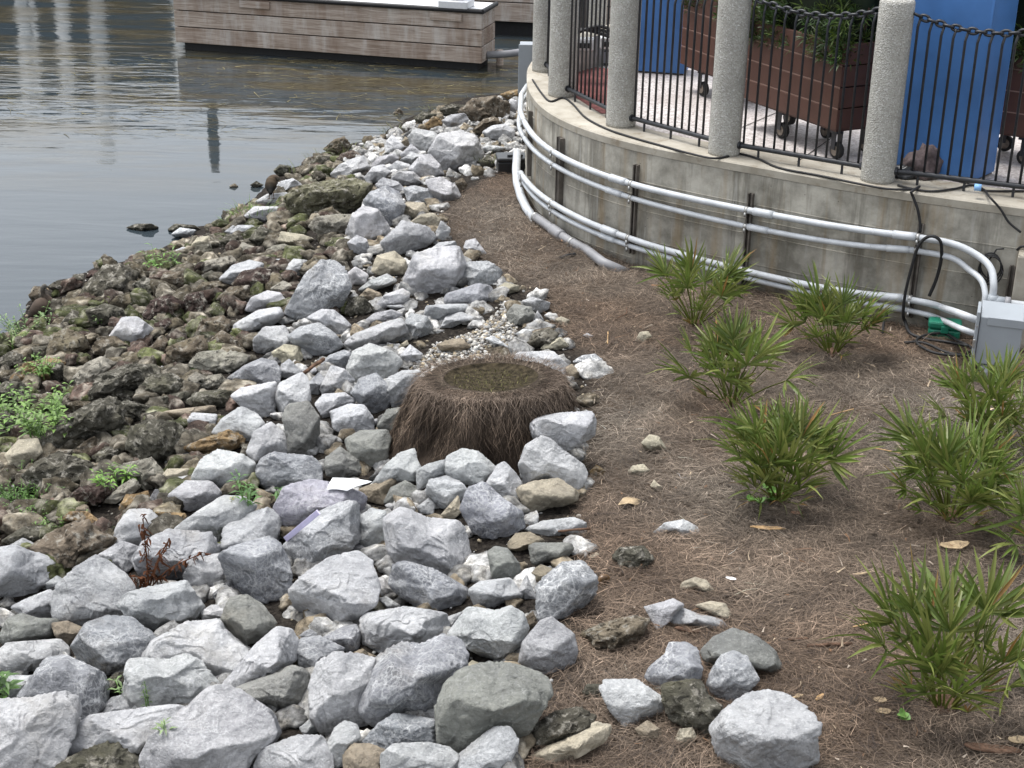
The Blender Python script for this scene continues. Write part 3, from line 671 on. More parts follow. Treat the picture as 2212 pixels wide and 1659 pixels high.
def inside(P, L):
    r = np.zeros(len(P), bool); n = len(L)
    for i in range(n):
        x1, y1 = L[i]; x2, y2 = L[(i + 1) % n]
        c = ((y1 > P[:, 1]) != (y2 > P[:, 1])) & (P[:, 0] < (x2 - x1) * (P[:, 1] - y1) / (y2 - y1 + 1e-12) + x1)
        r ^= c
    return r
BEDP = np.vstack([EDGE, [(0, -5), (20, -5), (20, 12.9)]])
LAKEP = np.vstack([SHORE, [(4, 60), (-60, 60), (-60, 0)]])
def land(P):                                         # height and straw-bed mask
    P = np.atleast_2d(np.asarray(P, float)); de = dist_poly(P, EDGE); ds = dist_poly(P, SHORE)
    bed = inside(P, BEDP); lake = inside(P, LAKEP)
    t = de / (de + ds + 1e-6)
    z = np.where(bed, .035 * np.minimum(de, .5), WL * t ** 1.15)
    z = np.where(lake, WL - np.minimum(.8, .35 * ds), z)
    q = np.c_[P * 2.2, np.zeros(len(P))]
    z = z + .03 * fbm(q, 3, 5) * np.where(lake, 0, 1)
    mask = np.where(bed, np.clip(.5 + de * 3, 0, 1), np.clip(.5 - de * 5, 0, 1))
    return z, mask
def lz(x, y): return float(land([(x, y)])[0][0])
gx, gy = np.arange(-9, 8.01, .07), np.arange(1.5, 21.01, .07)
GX, GY = np.meshgrid(gx, gy); GP = np.c_[GX.ravel(), GY.ravel()]
gz, gm = land(GP)
gz = gz + .012 * fbm(np.c_[GP * 9, gz * 0], 3, 9)
nx, ny = len(gx), len(gy); ii = np.arange(nx * ny).reshape(ny, nx)
Q = np.stack([ii[:-1, :-1], ii[:-1, 1:], ii[1:, 1:], ii[1:, :-1]], -1).reshape(-1, 4)
me = mesh('ground', np.c_[GP, gz], Q, MT['ground'], True, np.c_[gm, gm, gm])
tag(link('ground', me), 'brown pine straw bed beside a dark rocky lake bank', kind='structure')
# lake surface, finer near the bank
V = [(-160, -20, WL), (160, -20, WL), (160, 220, WL), (-160, 220, WL)]
tag(link('water', mesh('water', V, [(0, 1, 2, 3)], MT['water'])), 'grey rippled lake water with brown weed under the dock', kind='structure')
lb = [(x, y, WL - 1.6) for x, y in ((-160, -20), (160, -20), (160, 220), (-160, 220))]
tag(link('lake_bed', mesh('lake_bed', lb, [(0, 1, 2, 3)], MT['dark_soil'])), 'dark lake bed under the water', kind='structure')
# ---------------------------------------------------------------- round retaining wall and plaza
WALLP = spline([(2.6, 15.6, 0), (1.3, 14.95, 0), (.62, 14.2, 0), (.25, 13.5, 0), (.1, 12.8, 0), (.075, 12.2, 0), (.1, 11.7, 0), (.19, 11.2, 0), (.34, 10.8, 0), (.56, 10.45, 0), (.85, 10.14, 0), (1.2, 9.87, 0), (1.6, 9.6, 0), (2.05, 9.3, 0), (2.5, 9.05, 0), (2.95, 8.84, 0), (3.5, 8.62, 0), (4.6, 8.25, 0), (6.5, 7.8, 0)], 8)[:, :2]
_t = np.gradient(WALLP, axis=0); _t /= np.linalg.norm(_t, axis=1)[:, None]
WN = np.c_[_t[:, 1], -_t[:, 0]]                      # outward
WS = np.r_[0, np.cumsum(np.linalg.norm(np.diff(WALLP, axis=0), axis=1))]
def wall_at(s, off=0., z=0.):
    return np.array([np.interp(s, WS, WALLP[:, 0] + WN[:, 0] * off), np.interp(s, WS, WALLP[:, 1] + WN[:, 1] * off), z])
def wall_n(s): n = np.array([np.interp(s, WS, WN[:, 0]), np.interp(s, WS, WN[:, 1])]); return n / np.linalg.norm(n)
def on_wall(x, y, off=.06):
    """where a sight line meets the surface that runs `off` outside the wall: (arc length, height)"""
    w = ray(x, y); d = w[:2] / np.hypot(*w[:2]); Q = WALLP + WN * off
    side = Q[:, 0] * d[1] - Q[:, 1] * d[0]; hit = np.where(side[:-1] * side[1:] < 0)[0]
    if len(hit) == 0: i = int(np.argmin(np.abs(side))); s = WS[i]; q = Q[i]
    else:
        best = None
        for i in hit:
            f = side[i] / (side[i] - side[i + 1]); q_ = Q[i] + (Q[i + 1] - Q[i]) * f; t = q_ @ d
            if best is None or t < best[0]: best = (t, WS[i] + (WS[i + 1] - WS[i]) * f, q_)
        _, s, q = best
    return s, H + w[2] * (np.hypot(*q) / np.hypot(*w[:2]))
def strip(name, prof, mat, parent, s0=0., s1=None, step=.06, smooth=False):
    """sweep a profile of (offset, z) along the wall"""
    s1 = WS[-1] if s1 is None else s1; S = np.linspace(s0, s1, max(3, int((s1 - s0) / step))); n = len(prof)
    V = [wall_at(s, o, z) for s in S for o, z in prof]
    Fq = [(i * n + k, i * n + (k + 1) % n, (i + 1) * n + (k + 1) % n, (i + 1) * n + k) for i in range(len(S) - 1) for k in range(n)]
    Fq += [tuple(range(n - 1, -1, -1)), tuple((len(S) - 1) * n + k for k in range(n))]
    return link(name, mesh(name, V, Fq, mat, smooth), parent)
wall = empty('retaining_wall', wall_at(6., 0, 0), 'curved stained concrete retaining wall with a pale ledge under the railing', 'wall')
wall.location = (0, 0, 0)
strip('wall_face', [(0, -1.2), (0, .80), (-.25, .80), (-.25, -1.2)], MT['concrete'], wall)
strip('coping', [(.004, .803), (.006, .850), (-.004, LZ), (-.36, LZ), (-.36, .803)], MT['coping'], wall)
for z in (.60, .40, .20, .045):
    strip('form_line', [(-.01, z), (.0045, z + .002), (.0045, z + .006), (-.01, z + .008)], MT['concrete'], wall)
for z, a, b in ((.70, 4.2, 5.3), (.50, 6.6, 8.1)):
    strip('form_line', [(-.01, z), (.0045, z + .002), (.0045, z + .005), (-.01, z + .007)], MT['concrete'], wall, a, b)
# galvanised strut channels bolted to the wall
def strut(x, y0, y1, w=.036, wide=False):
    s, z1 = on_wall(x, y0, .02); _, z0 = on_wall(x, y1, .02)
    n = wall_n(s); t = np.array([-n[1], n[0]]); b = MB()
    def bar(a0, a1, o0, o1):
        V = []
        for z in (z0, z1):
            for a, o in ((a0, o0), (a1, o0), (a1, o1), (a0, o1)):
                q = wall_at(s)[:2] + t * a + n * o; V.append((q[0], q[1], z))
        b.add(V, [(3, 2, 1, 0), (4, 5, 6, 7), (0, 1, 5, 4), (1, 2, 6, 5), (2, 3, 7, 6), (3, 0, 4, 7)])
    bar(-w / 2, w / 2, .001, .008); bar(-w / 2, -w / 2 + .009, .008, .032); bar(w / 2 - .009, w / 2, .008, .032)
    if wide: bar(w / 2 + .003, w * 1.5, .001, .03); bar(w * 1.2, w * 1.5 , .03, .04)
    b.ob('strut_channel', MT['strut_metal'], wall); return s
SS = [strut(1145, 240, 385), strut(1208, 296, 470, wide=True), strut(1374, 356, 551), strut(1622, 418, 627), strut(1990, 484, 690)]
# plaza behind the wall
inner = WALLP - WN * .36
PZ = [(x, y, LZ - .004) for x, y in inner] + [(12, 9, LZ - .004), (14, 30, LZ - .004), (5, 24, LZ - .004)]
b_ = bmesh.new(); b_.faces.new([b_.verts.new(p) for p in PZ]); bmesh.ops.triangulate(b_, faces=b_.faces[:]); pm = bpy.data.meshes.new('plaza_floor'); b_.to_mesh(pm); b_.free(); pm.materials.append(MT['plaza'])
plaza = tag(link('plaza_floor', pm), 'pinkish white speckled plaza floor behind the railing', kind='structure')
def joint(p, q, w=.008):
    p, q = np.array(p), np.array(q); d = (q - p) / np.linalg.norm(q - p); n = np.array([-d[1], d[0]]) * w / 2; z = LZ + .0005
    mm = mesh('paving_joint', [(*(p - n), z), (*(q - n), z), (*(q + n), z), (*(p + n), z)], [(0, 1, 2, 3)], MT['dark_soil']); link('paving_joint', mm, plaza)
g1 = [at(*p, LZ)[:2] for p in ((1588, 281), (1765, 206))]; joint(g1[0], g1[0] + (g1[1] - g1[0]) * 4)
g2 = [at(*p, LZ)[:2] for p in ((1722, 350), (1776, 312))]; joint(g2[0], g2[0] + (g2[1] - g2[0]) * 4)
def zp(x, y): return ((1300 + x * .31646) * .86406, y * .31646 * .86406)
rp_ = [at(*zp(*p), LZ) for p in ((415, 560), (560, 530), (720, 545), (860, 560), (900, 590), (760, 900), (640, 900), (420, 760))]
b_ = bmesh.new(); b_.faces.new([b_.verts.new((p[0], p[1], LZ + .003)) for p in rp_]); bmesh.ops.triangulate(b_, faces=b_.faces[:]); pm = bpy.data.meshes.new('red_paving'); b_.to_mesh(pm); b_.free(); pm.materials.append(MT['red_paving'])
tag(link('red_paving', pm), 'dark red patch of plaza paving behind the railing', kind='structure')
# low kerb wall across the plaza
ka, kb = at(*zp(440, 575), LZ), at(*zp(720, 500), LZ)
k_ = MB(); dd = (kb - ka)[:2]; dd /= np.linalg.norm(dd); nn = np.array([-dd[1], dd[0]]); 
if nn[1] < 0: nn = -nn
A, Bq = ka[:2] - dd * .1, kb[:2] + dd * 1.2
V = [(*q, z) for z in (LZ - .01, LZ + .26) for q in (A, Bq, Bq + nn * .22, A + nn * .22)]
k_.add(V, [(3, 2, 1, 0), (4, 5, 6, 7), (0, 1, 5, 4), (1, 2, 6, 5), (2, 3, 7, 6), (3, 0, 4, 7)])
tag(k_.ob('kerb_wall', MT['concrete']), 'low concrete kerb wall across the plaza behind the posts', 'wall')
# ---------------------------------------------------------------- posts
PF = [(1176, 158), (1213, 212), (1341, 278), (1566, 340), (1901, 399)]
POST = [at(x, y, LZ)[:2] + np.array([.005, .105]) for x, y in PF]
POST = [at(*zp(620, 400), LZ)[:2] + np.array([.0, .9]), np.array([.42, 13.35])] + POST + [np.array([3.22, 8.93]), np.array([4.2, 8.56])]
pb = MB(); R_ = .105
prof = [(R_ * .985, -.002), (R_, .02)] + [(R_, z) for z in np.linspace(.1, 1.09, 8)] + [(R_ - .004, 1.105), (R_ - .016, 1.118), (R_ - .03, 1.122)]
pb.lathe(prof, 40); pme = pb.me('concrete_post', MT['aggregate'], False)
for p in pme.polygons: p.use_smooth = len(p.vertices) == 4
PL = ['far round concrete post seen through the bars across the plaza', 'round concrete post half hidden behind the leftmost post', 'leftmost round concrete post at the back of the curve', 'second round concrete post from the left on the ledge',
      'round concrete post with the blue box just right of it', 'round concrete post between the two brown planters', 'round concrete post whose flat chamfered top shows, before the tall blue box', 'round concrete post beyond the frame at the right', 'end concrete post outside the frame']
for i, p in enumerate(POST[:8]):
    tag(link('concrete_post', pme, loc=(p[0], p[1], LZ), rot=(0, 0, i * 1.3)), PL[i], 'post', 'concrete posts along the ledge')
# ---------------------------------------------------------------- railing panels and chains
def chain_link_mesh():
    b = MB(); N1, N2 = 14, 6; a, h, r = .030, .017, .0085; V = []
    for i in range(N1):
        t = 2 * math.pi * i / N1; c = Vector((math.cos(t) * a, 0, math.sin(t) * h)); nrm = Vector((math.cos(t) * h, 0, math.sin(t) * a)).normalized()
        for k in range(N2):
            u = 2 * math.pi * k / N2; V.append(c + nrm * (math.cos(u) * r) + Vector((0, math.sin(u) * r, 0)))
    b.add(V, [(i * N2 + k, i * N2 + (k + 1) % N2, ((i + 1) % N1) * N2 + (k + 1) % N2, ((i + 1) % N1) * N2 + k) for i in range(N1) for k in range(N2)])
    return b.me('link', MT['black_iron'], True)
LINK = chain_link_mesh()
BARM = {}
RL = ['the leftmost short span', 'the span between the two leftmost posts', 'the narrow span before the red paving', 'the span in front of the smaller blue box', 'the span in front of the big brown planter', 'the span in front of the tall blue box']
for i in range(1, 7):
    a, c = POST[i], POST[i + 1]; d = c - a; Ln = np.linalg.norm(d); d /= Ln; a2, c2 = a + d * (R_ - .005), c - d * (R_ - .005); Lc = np.linalg.norm(c2 - a2)
    ang = math.atan2(d[1], d[0])
    rl = empty('railing_panel', (a2[0], a2[1], LZ), 'black iron bar railing panel in ' + RL[i - 1], 'railing', 'railing panels between the posts', ang)
    ch = empty('chain', (a2[0], a2[1], LZ), 'heavy black chain topping the bars of ' + RL[i - 1], 'chain', 'chains between the posts', ang)
    zc = lambda u: 1.035 - .075 * (1 - (2 * u - 1) ** 2)
    b = MB(); b.tube([(0, 0, .068), (.03, 0, .072), (Lc - .03, 0, .072), (Lc, 0, .068)], .0165, 10); b.ob('bottom_rail', MT['black_iron'], rl, True)
    b = MB(); b.tube([(-.004, 0, .072), (.018, 0, .072)], .026, 8); fl = b.me('rail_flange', MT['black_iron'])
    link('rail_flange', fl, rl); link('rail_flange', fl, rl, loc=(Lc - .014, 0, 0))
    nb = 12
    for k in range(nb):
        u = (k + .5) / nb; zt = zc(u) - .005
        b = MB(); b.tube([(0, 0, .07), (0, 0, zt - .06), (.012, 0, zt)], .0082, 8); b.ob('bar', MT['black_iron'], rl, True, loc=(u * Lc, 0, 0))
    b = MB(); b.tube([(0, 0, 0), (0, 0, .06)], .0085, 8); fm = b.me('foot', MT['black_iron'])
    for u in (.17, .5, .84): link('foot', fm, rl, loc=(u * Lc, 0, 0))
    nl = int(Lc / .046)
    for k in range(nl):
        u = (k + .5) / nl; sl = math.atan2(zc(u + .01) - zc(u - .01), .02 * Lc)
        link('link', LINK, ch, loc=(u * Lc, 0, zc(u)), rot=((0 if k % 2 else math.pi / 2), -sl, 0) if k % 2 else (math.pi / 2 * .82, -sl, 0))
# ---------------------------------------------------------------- conduits
def conduit(pts, r, name, label, mat='white_pipe', coup=(), cl=None, off=None, extra_a=(), extra_b=(), cat='pipe', group='white conduits on the wall'):
    off = off or .042 + r
    sz = sorted([on_wall(x, y, off) for x, y in pts]); S = np.array([q[0] for q in sz]); Z = np.array([q[1] for q in sz])
    ss = np.linspace(S[0], S[-1], max(8, int((S[-1] - S[0]) / .08)))
    co_ = np.polyfit(S, Z, min(3, len(S) - 1)); zf = lambda s: np.polyval(co_, s) + (.03 if mat == 'grey_pipe' else 0)
    P = [np.array(p) for p in extra_a] + [wall_at(s, off, zf(s)) for s in ss] + [np.array(p) for p in extra_b]
    root = empty(name, (0, 0, 0), label, cat, group)
    b = MB(); b.tube(P, r, 14); b.ob('pipe', MT[mat], root, True)
    for s in coup:
        q = [wall_at(s + e, off, zf(s + e)) for e in np.linspace(-.07, .07, 5)]
        b = MB(); b.tube(q, r * 1.24, 14); b.ob('coupling', MT[mat], root, True)
    for s in cl if cl is not None else SS:
        if S[0] - .05 < s < S[-1] + .1:
            q = [wall_at(s + e, off, zf(s + e)) for e in (-.011, .011)]
            b = MB(); b.tube(q, r * 1.12, 14)
            t0 = wall_at(s, off + r * 1.0, zf(s) - r * .6); b.tube([t0, t0 + np.array([0, 0, -.028])], .008, 6); b.ob('clamp', MT['clamp_metal'], root, True)
    return root, zf, off
bxp = on_wall(2185, 640, .1)
sC = [on_wall(x, y, .06)[0] for x, y in ((1336, 385), (1650, 463), (1955, 508))]
z5 = lambda x, y: ((1250 + x * .2049) * .86406, (380 + y * .2049) * .86406)
zb = lambda x, y: ((2100 + x * .3014) * .86406, (480 + y * .3014) * .86406)
LBx, LBy, LBz = at(*zb(1405, 770), .36)
u1 = [z2_ for z2_ in ((1124, 240), (1128, 255), (1142, 276), (1191, 326), (1272, 366), (1356, 396), (1478, 427), (1613, 453), (1738, 477), (1872, 497), (1983, 514))]
e1 = [at(*zb(*p), z) for p, z in (((850, 410), .56), ((1050, 455), .545), ((1230, 510), .52), ((1350, 565), .49), ((1400, 640), .44), ((1415, 780), .36))]
e1 = [p for p in e1]
c1, f1, o1 = conduit(u1, .0215, 'conduit', 'upper thick white conduit, highest of the four on the curved wall', coup=sC, extra_a=[at(1139, 185, .66), at(1126, 205, .655)])
u2 = [(1121, 262), (1131, 290), (1156, 322), (1192, 358), (1272, 398), (1356, 426), (1478, 460), (1607, 487), (1738, 509), (1872, 529), (1985, 545)]
c2, f2, o2 = conduit(u2, .0185, 'conduit', 'second white conduit from the top on the curved wall', coup=[s - .03 for s in sC], extra_a=[at(1140, 200, .56), at(1127, 220, .555)])
l1 = [(1125, 370), (1138, 396), (1198, 447), (1320, 494), (1461, 541), (1600, 587), (1738, 618), (1870, 636), (1965, 643)]
c3, f3, o3 = conduit(l1, .0215, 'conduit', 'third white conduit from the top, upper of the close lower pair', coup=[on_wall(1318, 492, .06)[0], on_wall(1925, 640, .06)[0]])
l2 = [(1122, 372), (1134, 402), (1196, 461), (1316, 510), (1453, 556), (1600, 600), (1730, 632), (1870, 656), (1960, 667)]
c4, f4, o4 = conduit(l2, .0175, 'conduit', 'lowest thin white conduit of the close lower pair', coup=[on_wall(1313, 510, .06)[0], on_wall(1925, 662, .06)[0]])
# the four runs leave the wall at the right: to the fittings and to the grey junction box
def runout(name, s0, zf, off, r, pts, label=None, parent=None):
    P = [wall_at(s0 - .3, off, zf(s0 - .3)), wall_at(s0 - .1, off, zf(s0 - .1))] + [np.array(p) for p in pts]
    b = MB(); b.tube(spline(P, 6), r, 14); return b.ob('pipe', MT['white_pipe'], parent, True)
_b = at(2150, 790, .1); BX = dict(x=_b[0], y=_b[1], z0=.1)                     # junction box: front centre and underside
sE = SS[4]
def bxw(x, y, z): return np.array([BX['x'] + x * math.cos(-.3) - y * math.sin(-.3), BX['y'] + x * math.sin(-.3) + y * math.cos(-.3), BX['z0'] + z])
def hang(zf, off, r, ps, par): runout('pipe', sE + .02, zf, off, r, ps, parent=par)
hang(f1, o1, .0215, [wall_at(sE + .2, .07, f1(sE) - .005), wall_at(sE + .37, .09, .55), wall_at(sE + .455, .14, .50), wall_at(sE + .49, .2, .42), wall_at(sE + .495, .21, .33)], c1)
hang(f2, o2, .0185, [wall_at(sE + .2, .065, f2(sE) - .01), wall_at(sE + .33, .09, .455), wall_at(sE + .41, .14, .42), wall_at(sE + .45, .2, .36), wall_at(sE + .455, .22, .28)], c2)
hang(f3, o3, .0215, [wall_at(sE + .12, .075, f3(sE) - .005), wall_at(sE + .22, .1, f3(sE) - .012), bxw(-.22, .17, .225), bxw(-.1, .13, .205)], c3)
hang(f4, o4, .0175, [wall_at(sE + .12, .075, f4(sE) - .005), wall_at(sE + .22, .1, f4(sE) - .015), bxw(-.22, .14, .15), bxw(-.1, .11, .13)], c4)
g5 = [z5(*p) for p in ((430, 840), (560, 935), (700, 1030), (870, 1150), (1050, 1240))]
c5, f5, o5 = conduit(g5, .034, 'conduit', 'thick grey conduit running down the wall foot into the straw', 'grey_pipe', coup=[on_wall(*z5(690, 1020), .08)[0]], cl=[on_wall(*z5(p, q), .08)[0] for p, q in ((430, 840), (870, 1150))], extra_b=[at(*z5(1250, 1345), .05), at(*z5(1420, 1420), .02), at(*z5(1560, 1480), -.03)], group='grey conduit at the wall foot')
for o in c5.children:
    pass
# upper white end of that run
P_ = [at(1121, 420, .26), at(1121.5, 388, .3), at(1122, 350, .36), at(1122.5, 310, .42)]
q0 = on_wall(*z5(430, 840), o5)
P_ = [wall_at(q0[0] - .01, o5, q0[1])] + [wall_at(q0[0] - e, o5, q0[1] + .085 * e) for e in (.25, .5, .8, 1.1, 1.5)]
b = MB(); b.tube(P_, .034, 14); b.ob('pipe', MT['white_pipe'], c5, True)
for par, zf, off, r in ((c3, f3, o3, .024), (c4, f4, o4, .02)):
    pass
# fittings and junction box at the right
def bxf(x, y): return (BX['x'] + x, BX['y'] + y)
jb = empty('junction_box', (BX['x'], BX['y'], BX['z0']), 'pale grey metal junction box with slanted lid at the right end of the conduits', 'box')
jr = -.30; jb.rotation_euler = (0, 0, jr)
w_, h_, dp = .118, .285, .17
b = MB(); V = [(-w_, 0, 0), (w_, 0, 0), (w_, dp, 0), (-w_, dp, 0), (-w_, 0, h_), (w_, 0, h_), (w_, dp, h_ + .045), (-w_, dp, h_ + .045)]
b.add(V, [(3, 2, 1, 0), (4, 5, 6, 7), (0, 1, 5, 4), (1, 2, 6, 5), (2, 3, 7, 6), (3, 0, 4, 7)])
bo = b.ob('body', MT['box_grey'], jb); bv = bo.modifiers.new('bevel', 'BEVEL'); bv.width = .006; bv.segments = 2
b = MB(); b.box(-w_ - .022, -w_ - .003, -.012, dp + .01, -.008, h_ + .03, .005); b.ob('door', MT['box_grey'], jb)
b = MB(); b.box(-w_ + .04, w_ + .006, -.007, -.001, h_ - .045, h_ + .004, .002); b.ob('lid_lip', MT['box_grey'], jb)
b = MB(); b.box(-w_ - .024, -w_ - .01, -.022, -.0125, .1, .15, .003); b.ob('latch', MT['clamp_metal'], jb)
for z in (.05, .14, .23):
    b = MB(); b.tube([(-w_ - .012, -.018, z), (-w_ - .012, -.01, z)], .006, 8); b.ob('screw', MT['clamp_metal'], jb)
b = MB(); b.tube([(-w_ + .07, .06, -.02), (-w_ + .07, .06, -.2)], .03, 12); b.ob('riser_pipe', MT['white_pipe'], jb, True)
for dz, dx in ((.36, .0), (.305, -.012)):
    q = wall_at(sE + .5, .225, 0)
    ft = empty('conduit_fitting', (q[0], q[1], dz - .03 if dx == 0 else dz - .05), ('upper' if dx == 0 else 'lower') + ' grey elbow fitting beside the junction box lid', 'pipe fitting', 'elbow fittings over the junction box', -.35)
    b = MB(); b.tube([(0, 0, .035), (0, 0, -.02)], [.03, .036], 14); b.tube([(-.02, 0, .0), (.07, 0, -.0)], .033, 14); b.ob('elbow', MT['box_grey'], ft, True)
    b = MB(); b.tube([(.07, 0, 0), (.1, 0, 0)], .037, 14); b.ob('collar', MT['grey_pipe'], ft, True)
    b = MB(); b.tube([(.09, 0, 0), (1.6, .0, 0)], .022, 12); b.ob('pipe', MT['white_pipe'], ft, True)
# lighter pilaster that closes the wall at the right edge
q = wall_at(SS[4] + .56); pt = empty('concrete_pilaster', (q[0] + .03, q[1], 0), 'pale concrete pilaster standing out of the wall at the right edge', 'pilaster', rz=-.35)
b = MB(); b.box(0, .7, -.16, .1, -.1, .60, .008); b.ob('shaft', MT['coping'], pt)
b = MB(); b.box(.03, .1, -.12, -.06, .602, .78, .004); b.ob('standpipe', MT['white_pipe'], pt)
strut(2188, 575, 650)
# grey box at the far left end of the wall
q = at(1143, 186, .62); eb = empty('electrical_box', (q[0] - .01, q[1] + .3, .5), 'pale blue-grey electrical box at the far end of the wall behind the first post', 'box')
b = MB(); b.box(-.075, .1, -.04, .12, 0, .42, .006); b.ob('body', MT['box_grey'], eb)
b = MB(); b.box(-.085, .11, -.062, -.042, .0, .425, .004); b.ob('door', MT['box_grey'], eb)
# ---------------------------------------------------------------- blue boxes, planters, shrubs
def prism(ob, name, A, Bp, depth, z0, z1, mat, parent):
    A, Bp = np.array(A[:2]), np.array(Bp[:2]); d = Bp - A; n = np.array([-d[1], d[0]]); n /= np.linalg.norm(n)
    return A, Bp, n
def blue_box(A, Bp, depth, h, label):
    A, Bp = np.array(A[:2]), np.array(Bp[:2]); L = np.linalg.norm(Bp - A); ang = math.atan2(*(Bp - A)[::-1])
    r = empty('blue_box', (*A, LZ), label, 'box', 'blue boxes on the plaza', ang)
    b = MB(); b.box(0, L, 0, .018, .012, h, .003); b.ob('front_panel', MT['blue_paint'], r)
    b = MB(); b.box(0, L, depth - .018, depth, .012, h, .003); b.ob('back_panel', MT['blue_paint'], r)
    for x in (.0, L - .018):
        b = MB(); b.box(x + .0005, x + .0175, .0185, depth - .0185, .012, h, .002); b.ob('side_panel', MT['blue_paint'], r)
    b = MB(); b.box(-.004, L + .004, -.004, depth + .004, h + .001, h + .03, .003); b.ob('top_cap', MT['blue_paint'], r)
    b = MB(); b.box(.01, L - .01, .01, depth - .01, 0, .012); b.ob('plinth', MT['black_plastic'], r)
    for x in (-.003, L - .012):
        b = MB(); b.box(x, x + .015, -.004, -.0005, .014, h - .002, .001); b.ob('corner_trim', MT['blue_paint'], r)
    return r
fl, fr = at(1905, 360, LZ), at(2094, 398, LZ); blue_box(fl, fr, .36, 1.7, 'tall bright blue painted box beside the post with the visible top')
fl, fr = at(1378, 156, LZ), at(1478, 163, LZ); blue_box(fl + (fl - fr) * .35, fr, .26, 1.5, 'smaller blue painted box farther back on the white plaza floor')
def whorls(n, box, seed, leaf=(.05, .1), w=.0085):
    g = np.random.default_rng(seed); V, Fc, T = [], [], []
    x0, x1, y0, y1, z0, z1 = box
    for _ in range(n):
        u = g.uniform(-1, 1, 3); u = np.sign(u) * np.abs(u) ** .55
        c = np.array([(x0 + x1) / 2 + u[0] * (x1 - x0) / 2, (y0 + y1) / 2 + u[1] * (y1 - y0) / 2, z0 + (u[2] * .5 + .5) * (z1 - z0)])
        ax = np.array([u[0] * .7, u[1] * .7 - .25, .8]) + g.normal(0, .45, 3); ax /= np.linalg.norm(ax)
        e = np.cross(ax, [0.3, .2, 1.]); e /= np.linalg.norm(e); f = np.cross(ax, e)
        k = g.integers(11, 18); br = g.uniform(.6, 1.5); hue = np.array([.032, .062, .015]) * br + np.array([.03, .035, .0]) * (g.random() < .3)
        for j in range(k):
            a = 2 * math.pi * j / k * 2.4 + g.normal(0, .2); tilt = g.uniform(.25, 1.35)
            d = ax * math.cos(tilt) + (e * math.cos(a) + f * math.sin(a)) * math.sin(tilt); L = g.uniform(*leaf)
            s = np.cross(d, ax + .01); s /= np.linalg.norm(s) + 1e-6; b = c - ax * g.uniform(0, .05)
            m = b + d * L * .55 + ax * .006; t = b + d * L - ax * .008
            i = len(V); V += [b, m - s * w / 2, m + s * w / 2, t]; Fc.append((i, i + 1, i + 3, i + 2)); T += [hue * g.uniform(.8, 1.25)] * 4
    return np.array(V), np.array(Fc), np.array(T)
def planter(P, ang, L, D, label, slabel, seed, rows=4, hgt=.55, n=330, casters=True):
    r = empty('planter', (P[0], P[1], LZ), label, 'planter', 'brown wheeled planters', ang)
    z0 = .2; bh = hgt / rows
    for k in range(rows):
        za, zz = z0 + k * bh + (.004 if k else 0), z0 + (k + 1) * bh - .004
        if k == rows - 1: zz += .004
        for x0, x1, y0, y1 in ((-L, 0, 0, .03), (-L, 0, D - .03, D), (-.03, -.0005, .0305, D - .0305), (-L + .0005, -L + .03, .0305, D - .0305)):
            b = MB(); b.box(x0, x1, y0, y1, za, zz, .004); b.ob('board', MT['brown_paint'], r)
    b = MB(); b.box(-L + .032, -.032, .032, D - .032, z0 + .01, z0 + hgt - .1); b.ob('soil', MT['dark_soil'], r)
    b = MB(); b.box(-L + .03, -.03, .03, D - .03, z0 - .02, z0 + .008); b.ob('base_frame', MT['brown_paint'], r)
    for k in range(1, rows):
        b = MB(); b.box(-L + .004, -.004, .002, .0045, z0 + k * bh - .0035, z0 + k * bh + .0035); b.ob('groove_strip', MT['groove_brown'], r)
    for cx, cy in ((-.06, .06), (-L * .62, .06), (-.1, D - .08), (-L + .1, D - .08), (-L * .5, D - .08)):
        if True:
            c = link('caster', (lambda b: (b.box(-.035, .035, -.028, .028, -.005, .012), b.box(-.012, .03, -.03, -.024, -.11, -.004), b.box(-.012, .03, .024, .03, -.11, -.004), b.me('caster', MT['black_iron']))[-1])(MB()), r, loc=(cx, cy, z0 - .03))
            b = MB(); b.tube([(.02, -.02, -.115), (.02, -.017, -.115), (.02, .017, -.115), (.02, .02, -.115)], [.046, .054, .054, .046], 20); b.ob('wheel', MT['tyre'], c, True)
            b = MB(); b.tube([(.02, -.024, -.115), (.02, .024, -.115)], .034, 16); b.ob('rim', MT['rim_metal'], c)
    sh = empty('shrub', (P[0], P[1], LZ + z0 + hgt - .1), slabel, 'shrub', 'evergreen shrubs in the planters', ang)
    V, Fc, T = whorls(n, (-L + .03, -.0, -.03, D + .05, -.02, .75), seed)
    tag(link('foliage', mesh('foliage', V, Fc, MT['leaf'], False, T), sh), kind='stuff')
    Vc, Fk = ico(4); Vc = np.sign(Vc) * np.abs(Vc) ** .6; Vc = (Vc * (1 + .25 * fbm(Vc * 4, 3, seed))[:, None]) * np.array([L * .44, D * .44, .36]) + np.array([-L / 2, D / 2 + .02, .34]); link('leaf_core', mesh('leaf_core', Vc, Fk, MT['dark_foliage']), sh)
    b = MB()
    for k in range(6): x = -L * (k + .5) / 6; b.tube([(x, D / 2, -.01), (x + .03, D / 2, .3), (x - .02, D / 2 + .05, .6)], [.016, .012, .006], 6)
    b.ob('stem', MT['bark'], sh)
    return r
pr, pl = at(1805, 282, LZ + .2), at(1615, 215, LZ + .2)
ang = math.atan2(pr[1] - pl[1], pr[0] - pl[0])
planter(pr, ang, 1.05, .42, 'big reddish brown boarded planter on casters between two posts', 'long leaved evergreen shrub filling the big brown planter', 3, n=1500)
p2 = at(*P2(3, 236, 515), LZ + .2); planter(p2 + np.array([.06, .0, 0]), ang - .05, .66, .42, 'second brown planter, half hidden behind a post and left of the big one', 'evergreen shrub in the half hidden second planter', 4, n=600)
